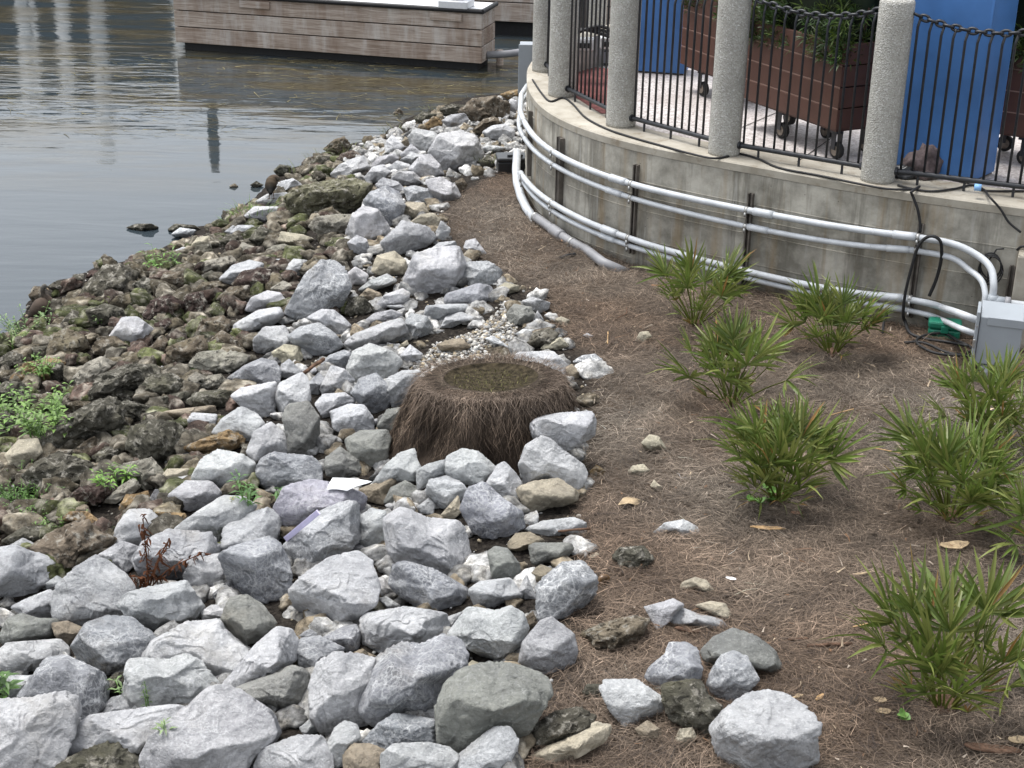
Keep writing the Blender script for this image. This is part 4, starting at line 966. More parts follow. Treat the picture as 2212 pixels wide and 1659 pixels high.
p3 = at(2127, 333, LZ + .2); planter(p3 + np.array([.82, .2, 0]), ang + .5, .85, .42, 'dark brown planter at the right edge behind the bars', 'evergreen shrub with orange flowers at the right edge of the plaza', 5, n=1100)
# crumpled cloth bag by the blue box
q = at(*P2(3, 1560, 1150), LZ); V, Fc = ico(4); V = V.copy(); V[:, 2] = np.maximum(V[:, 2], -.1) * (1 + .5 * (V[:, 0] > 0)); V *= np.array([.1, .09, .11])
V = V * (1 + .5 * fbm(V * 13, 3, 2) + .3 * (1 - np.abs(vnoise(V * 30, 3))))[:, None]; V[:, 2] = np.maximum(V[:, 2] + .02, .0)
bag = empty('cloth_bag', (q[0], q[1] + .06, LZ), 'crumpled mauve cloth bag slumped against the tall blue box', 'bag')
link('cloth', mesh('cloth', V, Fc, MT['cloth_mauve'], True), bag)
V2 = V * np.array([1.1, .8, .45]) + np.array([-.11, -.01, 0]); link('dark_lining', mesh('dark_lining', V2, Fc, MT['black_plastic'], True), bag)
# clutter seen between the far bars: cable on the kerb wall and white housings
q = at(*zp(560, 380), LZ + .28); b = MB()
for k in range(3):
    a = spline([q + np.array([-.25 + .04 * k, .1, .0]), q + np.array([-.1, .05 * k, .12]), q + np.array([.1, .02, .16 - .03 * k]), q + np.array([.26, -.08, .03]), q + np.array([.32, -.2, -.25])], 8); b.tube(a, .014, 6)
tag(b.ob('cable_bundle', MT['black_rubber'], None, True), 'black cable bundle draped over the low kerb wall on the plaza', 'cable')
for (x, y), s, lb in (((500, 350), .09, 'small white housing on the kerb wall, left of the cables'), ((712, 340), .08, 'small white housing half hidden by the post, right of the cables')):
    q = at(*zp(x, y), LZ + .3); hb = empty('white_housing', (q[0], q[1], LZ + .26), lb, 'box', 'white housings on the kerb wall')
    b = MB(); b.box(-s, s, -.05, .05, 0, .09, .01); b.ob('body', MT['white_paint'], hb); b = MB(); b.box(-s * .7, s * .7, -.06, -.051, .02, .06, .003); b.ob('lens', MT['black_plastic'], hb)
q = at(*zp(665, 505), LZ); b = MB(); b.box(-.09, .09, -.06, .06, 0, .13, .012); fx = empty('floodlight', (q[0], q[1], LZ), 'black floodlight housing at the foot of the kerb wall', 'light'); b.ob('housing', MT['black_plastic'], fx); b = MB(); b.box(-.075, .075, -.066, -.061, .02, .11, .002); b.ob('lens', MT['grey_pipe'], fx)
q = at(*zp(490, 330), LZ); b = MB(); b.tube([(q[0], q[1], LZ), (q[0], q[1], LZ + 1.3)], .035, 10); tag(b.ob('iron_pole', MT['black_iron'], None, True), 'black iron pole on the plaza between the leftmost bars', 'pole')
# ---------------------------------------------------------------- docks, piling, water pipe
def dock(A, Bp, depth, z0, z1, label, trim=True, rows=3, group='plank docks on the water'):
    A, Bp = np.array(A), np.array(Bp); L = np.linalg.norm(Bp - A); ang = math.atan2(*(Bp - A)[::-1])
    r = empty('dock', (*A, 0), label, 'dock', group, ang); h = (z1 - z0) / rows
    for k in range(rows):
        a, c = z0 + k * h + .008, z0 + (k + 1) * h - .006
        b = MB(); b.box(0, L, 0, .04, a, c, .006); b.ob('plank', MT['plank'], r)
        b = MB(); b.box(L - .041, L - .001, .041, depth, a, c, .006); b.ob('plank', MT['plank'], r)
        b = MB(); b.box(.001, .041, .041, depth, a, c, .006); b.ob('plank', MT['plank'], r)
    b = MB(); b.box(.05, L - .05, .045, depth - .02, z0 + .02, z1 - .01); b.ob('core', MT['dark_wood'], r)
    b = MB(); b.box(.08, L - .08, .1, depth - .05, -1.0, z0 + .019); b.ob('under_dock_shade', MT['black_rubber'], r)  # added black block, stands in for the shade gap under the dock
    b = MB(); b.box(.02, L - .02, .05, depth - .03, z1 + .002, z1 + .035, .005); b.ob('deck', MT['white_paint'], r)
    if trim:
        b = MB(); b.tube([(-.02, -.01, z1 + .02), (L + .012, -.01, z1 + .02)], .03, 10); b.tube([(L + .012, -.03, z1 + .02), (L + .012, depth, z1 + .02)], .03, 10); b.ob('rubber_trim', MT['black_rubber'], r)
    for x in np.linspace(.5, L - .65, max(2, int(L / 1.6))):
        b = MB(); b.box(x - .11, x + .11, .12, .34, -1.6, z0 - .0, .01); b.ob('pile', MT['dark_wood'], r)
    for x in (.95, L - .68) if trim else ():
        b = MB(); b.box(x, x + .42, -.022, -.002, z1 - .12, z1 - .03, .003); b.ob('cleat_board', MT['plank'], r)
    return r, ang, L
dA, dB = at(380, 92, -.5)[:2], at(1040, 139, -.5)[:2]
dk, da, dl = dock(dA, dB, .64, -.5, .14, 'long weathered three-plank dock edge with black rubber trim')
q = np.array(dB) + np.array([-.33, .22]); wp = empty('white_post', (q[0], q[1], .178), 'white square post base standing on the end of the plank dock', 'post', rz=da)
b = MB(); b.box(-.19, .19, -.17, .17, 0, .09, .008); b.ob('base_block', MT['white_paint'], wp); b = MB(); b.box(-.09, .09, -.09, .09, .091, 1.3, .008); b.ob('shaft', MT['white_paint'], wp)
e0, e1_ = at(1010, 47, -.42)[:2], at(1290, 60, -.42)[:2]
dock(e0, e1_ + (e1_ - e0) * .6, .9, -.40, .42, 'second plank dock farther out, partly hidden by the end post', trim=False)
dark = np.array(at(440, -14, .2)[:2]); pg = empty('lamp_pole', (dark[0], dark[1] + .1, .2), 'dark pole standing on the dock, seen as a reflection in the water', 'pole')
b = MB(); b.tube([(0, 0, 0), (0, 0, .615)], .07, 10); b.ob('shaft', MT['dark_wood'], pg, True); b = MB(); b.box(-.05, .05, -.05, .05, 0.62, .78, .02); b.ob('head', MT['dark_wood'], pg)
P_ = [at(1050, 119, -.43), at(1100, 116, -.42), at(1165, 107, -.4)]
wpipe = empty('water_pipe', (0, 0, 0), 'grey pipe crossing the water between the dock and the wall', 'pipe')
b = MB(); b.tube([P_[0], P_[1], P_[2] + (P_[2] - P_[1]) * .6], .047, 12); b.ob('pipe', MT['grey_pipe'], wpipe, True)
q = at(1081, 140, WL); b = MB(); b.tube([(q[0], q[1], -1.3), (q[0] - .01, q[1], -.41)], [.05, .045], 8); b.ob('stub_pile', MT['plank'], wpipe, True)
# far shore, only seen mirrored in the water: a dark pavilion front with pale columns, trees
pv = empty('pavilion', (-20, 48, WL), 'dark pavilion across the lake, mirrored in the water with its pale columns', 'building')
b = MB(); b.box(-30, 18, 1.2, 6, 0, 6.3); b.ob('wall', MT['dark_facade'], pv)
b = MB(); b.box(-31, 19, -.6, 7, 6.3, 6.75); b.ob('roof', MT['dark_facade'], pv)
for xx, hh, ww in ((55, 7.0, .2), (78, 6.6, .09), (140, 6.3, .2), (215, 8.4, .24), (388, 7.2, .16)):
    w = ray(xx, 100); X = w[0] / w[1] * 47.2
    b = MB(); b.tube([(X + 20, -.8, 0), (X + 20, -.8, hh)], ww, 14); b.ob('column', MT['white_column'], pv, True)
b = MB()
for k in range(8): b.box(-16.7 + 20 - .35 * 0 - 3.2, -16.7 + 20 - 1.9, -1.1, -1.0, 1.2 + k * .55, 1.36 + k * .55)
# ---------------------------------------------------------------- rocks
SORT = {'g': ((.43, .437, .447), 'grey'), 'b': ((.31, .32, .34), 'blue-grey veined'), 'w': ((.51, .516, .526), 'whitish'),
        's': ((.28, .285, .262), 'olive-grey'), 'v': ((.38, .376, .43), 'lavender-grey'), 't': ((.33, .28, .21), 'tan'),
        'd': ((.12, .12, .125), 'dark grey'), 'c': ((.48, .435, .335), 'cream'),
        'm': ((.1, .096, .08), 'dark mossy'), 'n': ((.16, .135, .105), 'brown'), 'o': ((.28, .2, .115), 'orange-tan'),
        'p': ((.32, .305, .27), 'black-and-white pitted'), 'k': ((.075, .054, .05), 'purple-brown'), 'y': ((.17, .163, .115), 'olive')}
OLD = set('mnopky')
def rock_shape(D, g, old, nup, nfr):
    """rough polyhedron: direction -> radius"""
    n = [nup, nfr]; d = [g.uniform(.6, .78), g.uniform(.68, .85)]
    for _ in range(g.integers(9, 15)):
        q = g.normal(size=3); n.append(q / np.linalg.norm(q)); d.append(g.uniform(.66, .98))
    n = np.array(n); d = np.array(d); c = D @ n.T
    r = np.where(c > .08, d / np.maximum(c, .08), 3.0).clip(.3, 1.25)
    k = 34. if old else 110.
    return -np.log(np.exp(-k * r).sum(1)) / k
def rock(poly, sort, seed, pull=0.):
    g = np.random.default_rng(seed); old = sort in OLD
    poly = np.array(poly, float)
    x, y = poly.T; x2, y2 = np.roll(x, -1), np.roll(y, -1); cr = x * y2 - x2 * y; A = cr.sum() / 2
    c = np.array([((x + x2) * cr).sum(), ((y + y2) * cr).sum()]) / (6 * A)
    w, h = np.ptp(x), np.ptp(y); ext = max(w, h)
    # stand it on the land
    xb, yb = c[0], y.max() - .06 * h
    T = at(xb, yb, 0.)
    for _ in range(12): T = at(xb, yb, max(lz(T[0], T[1]), WL - .012) * .5 + T[2] * .5)
    rho = math.hypot(T[0], T[1]) + pull; dist = math.hypot(rho, H - T[2]) / F
    sd = .5 * (.62 * w + .38 * h) * g.uniform(.82, 1.05) * dist * .9
    Cn = atd(c[0], c[1], rho + .5 * sd)
    v = Cn - np.array([0, 0, H]); Dc = np.linalg.norm(v); v /= Dc
    R = np.cross(v, [0, 0, 1]); R /= np.linalg.norm(R); U = np.cross(R, v)
    # image axes carry the small roll of the camera
    rr = B[:, 0] - v * (B[:, 0] @ v); rr /= np.linalg.norm(rr); R = rr; U = np.cross(R, v)
    L = np.array([R, U, v])
    nup = np.array([g.normal(0, .25), g.normal(-.15, .2), 1.]); nup /= np.linalg.norm(nup)
    nfr = np.array([g.normal(0, .45), -1., g.normal(-.25, .25)]); nfr /= np.linalg.norm(nfr)
    D, Fc = ico(6 if ext > 140 else 5 if ext > 48 else 4)
    r = rock_shape(D, g, old, L @ nup, L @ nfr)
    P = D * r[:, None]
    off = g.uniform(-50, 50, 3)
    if old:
        r2 = .22 * fbm(P * 1.9 + off, 4, 3) + .15 * fbm(P * 5.5 + off, 4, 4) + .1 - .2 * np.abs(vnoise(P * 3.1 + off, 9)) ** .7
        p = vnoise(P * 4.5 + off, 8); r2 -= .13 * np.clip(p - .35, 0, 1) ** 1.2 * 1.6
    else:
        rg = 1 - np.abs(vnoise(P * 2.3 + off, 8)) * 2
        st = fbm(P * 1.3 + off, 2, 11) * 5; st = st - np.floor(st)
        r2 = .035 * fbm(P * 1.3 + off, 3, 3) + .03 * rg * np.abs(fbm(P * 1.1 + off, 2, 6)) * 2 + .05 * fbm(P * 4.2 + off, 5, 4) - .06 * st * (fbm(P * .9 + off, 2, 12) > -.02)
    P = P * (1 + r2)[:, None]
    # match the traced outline: radial scale about the line of sight
    ph = np.arctan2(P[:, 1], P[:, 0]); rad = np.hypot(P[:, 0], P[:, 1]); nb = 84
    bi = ((ph + np.pi) / (2 * np.pi) * nb).astype(int) % nb
    Rh = np.full(nb, .05); np.maximum.at(Rh, bi, rad)
    Rh = .25 * np.roll(Rh, 1) + .5 * Rh + .25 * np.roll(Rh, -1)
    a = (np.arange(nb) + .5) / nb * 2 * np.pi - np.pi; dx, dy = np.cos(a), -np.sin(a)
    Ro = np.full(nb, 1.)
    ex, ey = x2 - x, y2 - y
    for i in range(nb):
        den = dx[i] * ey - dy[i] * ex; den = np.where(np.abs(den) < 1e-9, 1e-9, den)
        t = ((x - c[0]) * ey - (y - c[1]) * ex) / den; s = ((x - c[0]) * dy[i] - (y - c[1]) * dx[i]) / den
        ok = (s >= -1e-6) & (s <= 1 + 1e-6) & (t > 0); Ro[i] = t[ok].max() if ok.any() else ext * .4
    Ro = .12 * np.roll(Ro, 1) + .76 * Ro + .12 * np.roll(Ro, -1)
    S = Ro / Rh * 1.06
    fi = (ph + np.pi) / (2 * np.pi) * nb - .5; i0 = np.floor(fi).astype(int); f = fi - i0
    s = S[i0 % nb] * (1 - f) + S[(i0 + 1) % nb] * f
    mean = np.sqrt(w * h) / 2 * 1.05; core = np.clip(rad / .35, 0, 1)
    s = s * core + mean * (1 - core)
    # perspective: scale measured at the rock's middle distance
    X = np.c_[P[:, 0] * s * Dc / F, P[:, 1] * s * Dc / F, P[:, 2] * sd]
    X[:, :2] *= (1 + X[:, 2] / Dc * .0)[:, None]
    Wd = Cn + X @ L
    return Wd, Fc, c, w, h
ROCK = []
_k = 0
for line in ROCKS.strip().split('\n'):
    hd, pts, nm = line.split('|'); hd = hd.split(); k, sort = int(hd[0]), hd[1]; pull = float(hd[2]) if len(hd) > 2 else 0.
    poly = [P2(k, *map(float, q.split(','))) for q in pts.split()]
    _k += 1
    Wd, Fc, c, w, h = rock(poly, sort, 100 + _k, pull)
    org = np.array([Wd[:, 0].mean(), Wd[:, 1].mean(), Wd[:, 2].min()])
    old = sort in OLD
    name = 'old_rock' if old else ('boulder' if max(w, h) > 75 else 'stone')
    me = mesh(name, Wd - org, Fc, MT['old' if old else 'pale'], True)
    o = link(name, me, loc=org)
    g = np.random.default_rng(900 + _k); col = np.array(SORT[sort][0]) * g.uniform(.88, 1.12) * (1 + g.normal(0, .008, 3))
    o.color = (*col, {'b': 1., 'g': .6, 'w': .5, 'v': .6, 'd': .4, 's': .12}.get(sort, .05) * g.uniform(.6, 1.3))
    ROCK.append(dict(o=o, c=np.array(c), w=w, h=h, sort=sort, nm=nm.strip(), poly=np.array(poly)))
# ---------------------------------------------------------------- placing on what is already built
bpy.context.view_layer.update(); DG = bpy.context.evaluated_depsgraph_get()
def hit(x, y, lift=0.0):
    """where the line of sight through that spot first meets a solid thing"""
    w = Vector(ray(x, y)).normalized()
    ok, p, n, _, o, _ = SC.ray_cast(DG, Vector((0, 0, H)), w)
    if not ok: p = Vector(at(x, y, 0)); n = Vector((0, 0, 1))
    return np.array(p) + np.array(n) * lift, np.array(n)
def ppm(p): return F / np.linalg.norm(np.asarray(p) - np.array([0, 0, H]))     # units of the traced view per metre there
# ---------------------------------------------------------------- palm stump
SB = at(1066, 822, .31); SB = np.array([SB[0], SB[1], -.07]); SZ = .385
stump = empty('palm_stump', SB, 'wide cut palm stump shaggy with brown root fibre, a sunken disc in its top', 'tree stump')
stump.rotation_euler = (math.radians(-5), math.radians(-2), 0)
ns, nr = 110, 46
def stump_r(a, t):                                   # t 0 rim .. 1 foot
    fl = .41 + .015 * t ** 1.2 + .26 * t ** 2.2 * np.maximum(0, np.cos(a - math.radians(205))) ** 3 + .05 * t ** 2 * np.maximum(0, np.cos(a - math.radians(285))) ** 2
    q = np.stack([np.cos(a) * 2.6, np.sin(a) * 2.6, t * .9], -1)
    return fl * (1 + .13 * fbm(q, 4, 4) + .2 * fbm(q * np.array([2.2, 2.2, 2.]), 4, 14) * np.clip(t * 3, 0, 1) + .03 * np.sin(a * 7 + 2 * np.sin(a * 3)) * t) - .035 * (1 - np.clip(t * 5, 0, 1)) ** 2
A_ = np.linspace(0, 2 * np.pi, ns, endpoint=False)
V = []
for r_, z_ in ((.001, -.022), (.10, -.022), (.18, -.02), (.222, -.013), (.236, -.004), (.246, .004), (.28, .0), (.33, -.004)):
    V.append(np.c_[np.cos(A_) * r_, np.sin(A_) * r_, SZ + z_ + .006 * fbm(np.c_[np.cos(A_) * r_ * 12, np.sin(A_) * r_ * 12, A_ * 0], 3, 2)])
for t in np.linspace(0, 1, 26):
    rr_ = stump_r(A_, np.full(ns, t)); z_ = SZ - .012 - t ** 1.1 * (SZ + .1) + .012 * fbm(np.c_[np.cos(A_) * 4, np.sin(A_) * 4, np.full(ns, t * 6)], 3, 7) - .0
    V.append(np.c_[np.cos(A_) * rr_, np.sin(A_) * rr_, z_])
nr = len(V); V = np.vstack(V)
Fq = np.array([(i * ns + k, i * ns + (k + 1) % ns, (i + 1) * ns + (k + 1) % ns, (i + 1) * ns + k) for i in range(nr - 1) for k in range(ns)])
disc = Fq[:5 * ns]; flank = Fq[5 * ns:]
tb = np.tile([.045, .034, .026], (len(V), 1)) * (1 + .5 * fbm(V * 16, 4, 3))[:, None]
link('trunk_flank', mesh('trunk_flank', V, flank[:, ::-1], MT['fibre'], True, tb), stump)
link('sunken_disc', mesh('sunken_disc', V, disc[:, ::-1], MT['moss_disc'], True), stump)
def strands(P0, D0, L, w, bend, tint, seed=0, seg=2, lie=None):
    """many thin bent strips as one sheet of quads"""
    g = np.random.default_rng(seed); n = len(P0); D0 = D0 / np.linalg.norm(D0, axis=1)[:, None]
    S = np.cross(D0, np.array([0, 0, 1.]) + g.normal(0, .15, (n, 3))); S /= np.linalg.norm(S, axis=1)[:, None] + 1e-9
    V = np.zeros((n, (seg + 1) * 2, 3)); 
    for k in range(seg + 1):
        u = k / seg; c = P0 + D0 * (L * u)[:, None] + bend * (L * u * u)[:, None]; wd = (w * (1 - .75 * u))[:, None] / 2
        V[:, 2 * k] = c - S * wd; V[:, 2 * k + 1] = c + S * wd
    m = (seg + 1) * 2; base = (np.arange(n) * m)[:, None]
    Fq = np.concatenate([base + np.array([2 * k, 2 * k + 1, 2 * k + 3, 2 * k + 2]) for k in range(seg)])
    return V.reshape(-1, 3), Fq, np.repeat(tint, m, 0)
g = np.random.default_rng(5); n = 26000
a = g.uniform(0, 2 * np.pi, n); t = g.uniform(-.22, 1, n)
up = t < 0; tt = np.clip(t, 0, 1); rr_ = np.where(up, .25 + (1 + t / .22) * .14, stump_r(a, tt) + .002); zz = np.where(up, SZ + .004, SZ - .01 - tt ** 1.1 * (SZ + .1))
P0 = np.c_[np.cos(a) * rr_, np.sin(a) * rr_, zz]
rad = np.c_[np.cos(a), np.sin(a), a * 0]; tan = np.c_[-np.sin(a), np.cos(a), a * 0]
D0 = np.where(up[:, None], rad * 1.0 + tan * g.normal(0, .5, (n, 1)) + np.array([0, 0, .12]), rad * g.uniform(.1, 1.1, (n, 1)) + tan * g.normal(0, .65, (n, 1)) + np.array([0, 0, -1.]))
bend = g.normal(0, .45, (n, 3)) + np.where(up[:, None], np.array([0, 0, -.35]), -.4 * rad * 0 + np.array([0, 0, -.4]))
br = .8 * np.exp(g.normal(0, .55, n) + 1.6 * fbm(P0 * 9, 3, 8)); edge = np.exp(-((t - .02) / .14) ** 2)
tint = np.array([.075, .056, .042]) * br[:, None] + np.array([.16, .135, .1]) * (np.exp(-((rr_ - .252) / .012) ** 2) * up * g.uniform(0, 1, n))[:, None] + (np.array([.2, .16, .13]) * (edge * g.uniform(0, 1, n))[:, None])
V, Fq, T = strands(P0, D0, g.uniform(.025, .065, n), np.full(n, .0026), bend, np.clip(tint, .012, .45), 2)
tag(link('root_fibre', mesh('root_fibre', V, Fq, MT['fibre'], False, T), stump), kind='stuff')
# moss in the disc
n = 500; a = g.uniform(0, 6.283, n); r_ = np.sqrt(g.uniform(0, 1, n)) * .2; P0 = np.c_[np.cos(a) * r_, np.sin(a) * r_, np.full(n, SZ - .02)]
V, Fq, T = strands(P0, g.normal(0, .7, (n, 3)) + np.array([0, 0, 1.]), g.uniform(.006, .02, n), np.full(n, .004), g.normal(0, .3, (n, 3)), np.array([.085, .08, .035]) * np.exp(g.normal(0, .45, (n, 1))), 3)
tag(link('moss', mesh('moss', V, Fq, MT['fibre'], False, T), stump), kind='stuff')
# ---------------------------------------------------------------- pine straw
g = np.random.default_rng(11); n = 900000
Pq = np.c_[g.uniform(-1.4, 5.2, n), g.uniform(3.0, 12.6, n)]
wv_ = px(np.c_[Pq, Pq[:, 0] * 0]); keep = g.uniform(0, 1, n) < np.clip((6.2 / np.hypot(*Pq.T)) ** 1.5, 0, 1) * np.where((wv_[:, 0] > 2260) | (wv_[:, 1] > 1720), .55, 1.)
Pq = Pq[keep]; z, mk = land(Pq)
keep = (g.uniform(0, 1, len(Pq)) < mk * 1.0)
wq = px(np.c_[Pq, z]); keep &= (wq[:, 0] > -40) & (wq[:, 0] < 3000) & (wq[:, 1] < 2300)
# not inside the wall
wl = np.vstack([WALLP - WN * .0, [(8, 20), (2.6, 20)]]); keep &= ~inside(Pq, wl)
Pq, z = Pq[keep], z[keep]; n = len(Pq)
flow = fbm(np.c_[Pq * 1.6, z * 0], 3, 21) * 7; ang_ = flow + g.normal(0, .9, n)
D0 = np.c_[np.cos(ang_), np.sin(ang_), g.normal(.08, .22, n)]
bend = np.c_[-np.sin(ang_), np.cos(ang_), np.zeros(n)] * g.normal(0, .42, (n, 1)) + np.array([0, 0, -.16])
P0 = np.c_[Pq, z + g.uniform(.002, .030, n)]
zone = np.clip(.5 + 1.6 * fbm(np.c_[Pq * .8, z * 0], 3, 31) + .5 * (Pq[:, 1] > 8.5), 0, 1)[:, None]
grey = np.array([.172, .146, .118]); red = np.array([.136, .09, .06])
tint = (grey * (1 - zone * .75) + red * zone * .75) * np.exp(g.normal(-.2, .5, (n, 1)) + .7 * fbm(np.c_[Pq * 5, z * 0], 3, 41)[:, None])
V, Fq, T = strands(P0, D0, g.uniform(.05, .13, n), g.uniform(.0014, .0027, n), bend, np.clip(tint, .03, .62), 4)
tag(link('pine_straw', mesh('pine_straw', V, Fq, MT['straw_needle'], False, T)), 'thick brown and grey pine needle mulch over the planting bed', kind='stuff')
n = 1500; Pl = np.c_[g.uniform(-.6, 3.4, n), g.uniform(4., 11.5, n)]; zl, mk = land(Pl); kp = (mk > .9) & ~inside(Pl, wl); Pl, zl = Pl[kp], zl[kp]; n = len(Pl); a = g.uniform(0, 6.283, n)
V, Fq, T = strands(np.c_[Pl, zl + .034], np.c_[np.cos(a), np.sin(a), g.normal(.05, .12, n)], .012 + .06 * g.random(n) ** 2.5, g.uniform(.003, .011, n), g.normal(0, .25, (n, 3)), np.array([(.16, .09, .05), (.33, .26, .18), (.24, .2, .16), (.09, .055, .035)])[g.integers(0, 4, n)] * np.exp(g.normal(0, .25, (n, 1))), 8)
tag(link('leaf_litter', mesh('leaf_litter', V, Fq, MT['straw_needle'], False, T)), 'bits of bark and dry leaf scattered over the pine straw', kind='stuff')
# heaped straw lapping against and over half sunk stones
# ---------------------------------------------------------------- gravel and rubble between the boulders
polys = [r['poly'] for r in ROCK]
def free(p, grow=0.9):
    q = px(p)
    for r in ROCK:
        d = np.abs(q - r['c'])
        if d[0] < r['w'] * .5 * grow and d[1] < r['h'] * .5 * grow and inside(q[None], r['c'] + (r['poly'] - r['c']) * grow)[0]: return False
    return True
def heap(name, pts, size, tints, sub, seed, label, flat=.7):
    g = np.random.default_rng(seed); D, Fc = ico(sub); VV, FF, TT = [], [], []
    for i, (p, s, c) in enumerate(zip(pts, size, tints)):
        q1, q2 = g.normal(size=3), g.normal(size=3); r = rock_shape(D, g, False, q1 / np.linalg.norm(q1), q2 / np.linalg.norm(q2))
        R = np.array(Quaternion(g.normal(size=4)).normalized().to_matrix())
        X = (D * r[:, None] * s * np.array([1, g.uniform(.6, 1), g.uniform(.45, .8)])) @ R.T
        if sub > 2: X *= (1.08 + .45 * fbm(D * 2.2 + i, 4, 2) - .22 * np.abs(vnoise(D * 2.6 + i, 9)))[:, None]
        X[:, 2] *= flat; VV.append(X + p); FF.append(Fc + i * len(D)); TT.append(np.tile(c, (len(D), 1)) if sub < 3 else c * np.exp(1.1 * fbm(X * 38 + i, 4, 5))[:, None] + np.clip(fbm(X * 22 + i * 3, 3, 8) - .12, 0, 1)[:, None] * np.array([.7, .66, .58]))
    me = mesh(name, np.vstack(VV), np.vstack(FF), MT['stone_bit'], False, np.vstack(TT)); return tag(link(name, me), label, kind='stuff')
GP1 = np.array([at(*P2(5, *q), 0)[:2] for q in ((480, 700), (430, 620), (560, 540), (600, 480), (860, 430), (1060, 300), (1140, 440), (1130, 560), (900, 620), (640, 690))])
g = np.random.default_rng(77); pts, sz_, tn = [], [], []
while len(pts) < 2050:
    x, y = g.uniform(-5.6, .9), g.uniform(3.2, 17.5); z_, mk = land([(x, y)])
    if mk[0] > .35 or z_[0] < WL - .06 or inside(np.array([[x, y]]), GP1)[0]: continue
    q = px((x, y, z_[0]))
    if not (-250 < q[0] < 2250 and q[1] < 2050): continue
    old = (px((x, y, z_[0]))[0] < 560 and px((x, y, z_[0]))[1] < 1250) or y > 9.5 and px((x, y, z_[0]))[0] < 750
    if dist_poly(np.array([[x, y]]), SHORE)[0] < .2: continue
    s = g.uniform(.05, .12) if old else g.uniform(.03, .1)
    if not free((x, y, z_[0] + s * .4), .8): continue
    old = (q[0] < 560 and q[1] < 1250) or y > 9.5 and q[0] < 750
    pts.append((x, y, z_[0] + s * (.3 if old else .12))); sz_.append(s); br = math.exp(g.normal(0, .3))
    tn.append(np.array(((.085, .073, .052), (.075, .068, .055), (.13, .115, .09), (.07, .05, .042), (.07, .078, .035))[g.integers(5)] if old else [(.24, .243, .248), (.36, .364, .37), (.16, .135, .1), (.3, .303, .308)][g.integers(4)]) * br)
heap('rubble', pts, sz_, tn, 3, 5, 'small broken stones filling the gaps between boulders')
pts, sz_, tn = [], [], []
GP1 = np.array([at(*P2(5, *q), 0)[:2] for q in ((480, 700), (430, 620), (560, 540), (600, 480), (860, 430), (1060, 300), (1140, 440), (1130, 560), (900, 620), (640, 690))])
while len(pts) < 6500:
    if g.random() < .5:
        lo, hi = GP1.min(0), GP1.max(0); x, y = g.uniform(lo[0], hi[0]), g.uniform(lo[1], hi[1])
        if not inside(np.array([[x, y]]), GP1)[0]: continue
        z_ = lz(x, y)
    else:
        x, y = g.uniform(-4.6, .9), g.uniform(4.2, 11.5); z_, mk = land([(x, y)]); z_ = z_[0]
        if mk[0] > .45 or z_ < WL: continue
    s = .006 + .016 * g.random() ** 2.2; pts.append((x, y, z_ + s * .25)); sz_.append(s)
    tn.append(1.35 * np.array([(.33, .335, .34), (.2, .2, .2), (.42, .41, .39), (.12, .11, .1), (.27, .23, .17)][g.integers(5)]) * math.exp(g.normal(0, .2)))
heap('gravel', pts, sz_, tn, 1, 6, 'loose grey gravel between the rocks and behind the stump')
# ---------------------------------------------------------------- palmettos
def frond_mesh(seed, nl, pet, leaf, spread, old=0):
    g = np.random.default_rng(seed); V, Fc, T = [], [], []
    def put(vs, fs, ts): k = len(V); V.extend(vs); Fc.extend([tuple(i + k for i in f) for f in fs]); T.extend(ts)
    gr = np.array([.088, .132, .024]) * g.uniform(.7, 1.3); ye = np.array([.26, .27, .08]); bn = np.array([.26, .14, .045])
    cur = .03
    pp = [np.array([0, cur * u * u * 2, pet * u]) for u in np.linspace(0, 1, 4)]
    vs = []
    for c, w in zip(pp, (.007, .005, .004, .004)): vs += [c + (-w, -w * .4, 0), c + (w, -w * .4, 0), c + (w * .2, w, 0)]
    put(vs, [(3 * i + k, 3 * i + (k + 1) % 3, 3 * i + 3 + (k + 1) % 3, 3 * i + 3 + k) for i in range(3) for k in range(3)], [gr * .9 + (.03, .01, 0)] * 12)
    hub = pp[-1]
    for j in range(nl):
        u = (j + .5) / nl * 2 - 1; a = u * spread + g.normal(0, .05); L = leaf * (1 - .32 * abs(u) ** 2) * g.uniform(.85, 1.1); w = leaf * .08 * g.uniform(.8, 1.2)
        d = np.array([math.sin(a), g.normal(0, .12), math.cos(a)]); d /= np.linalg.norm(d); s = np.cross(d, [0, 1, 0]); s /= np.linalg.norm(s); dr = g.uniform(.0, .26) + .7 * (g.random() < .09)
        fold = np.array([0, -1, 0]) * w * .55; c0 = gr * g.uniform(.75, 1.3); 
        if g.random() < .42: c0 = c0 * .45 + ye * .55 * g.uniform(.6, 1.1)
        tipc = bn * g.uniform(.6, 1.2) if g.random() < .38 + old else c0 * 1.35
        if g.random() < old: c0 = bn * g.uniform(.7, 1.1)
        vs, ts = [], []
        for v, ww in ((0, .22), (.22, .75), (.5, 1.), (.78, .62), (1., .05)):
            c = hub + d * L * v + np.array([0, 1, 0]) * dr * L * v * v + np.array([0, 0, -.15]) * dr * L * v ** 3
            vs += [c - s * w * ww / 2 + fold * ww * .5, c, c + s * w * ww / 2 + fold * ww * .5]; ts += [c0 * (1 - max(0, v - .6) * 2) + tipc * max(0, v - .6) * 2, (c0 * .9 + (0.03, .03, .01)), c0] if v > .6 else [c0, c0 * .9 + (.03, .03, .01), c0]
        put(vs, [(3 * i + k, 3 * i + k + 1, 3 * i + 4 + k, 3 * i + 3 + k) for i in range(4) for k in range(2)], ts)
    return mesh('frond', V, Fc, MT['leaf'], False, np.clip(np.array(T), .01, .6))
FR = [frond_mesh(k, int(11 + k % 5), (.24 + .03 * (k % 4)), .19 + .012 * (k % 5), 1.25 + .12 * (k % 5), .06 * (k % 3 == 0)) for k in range(14)]
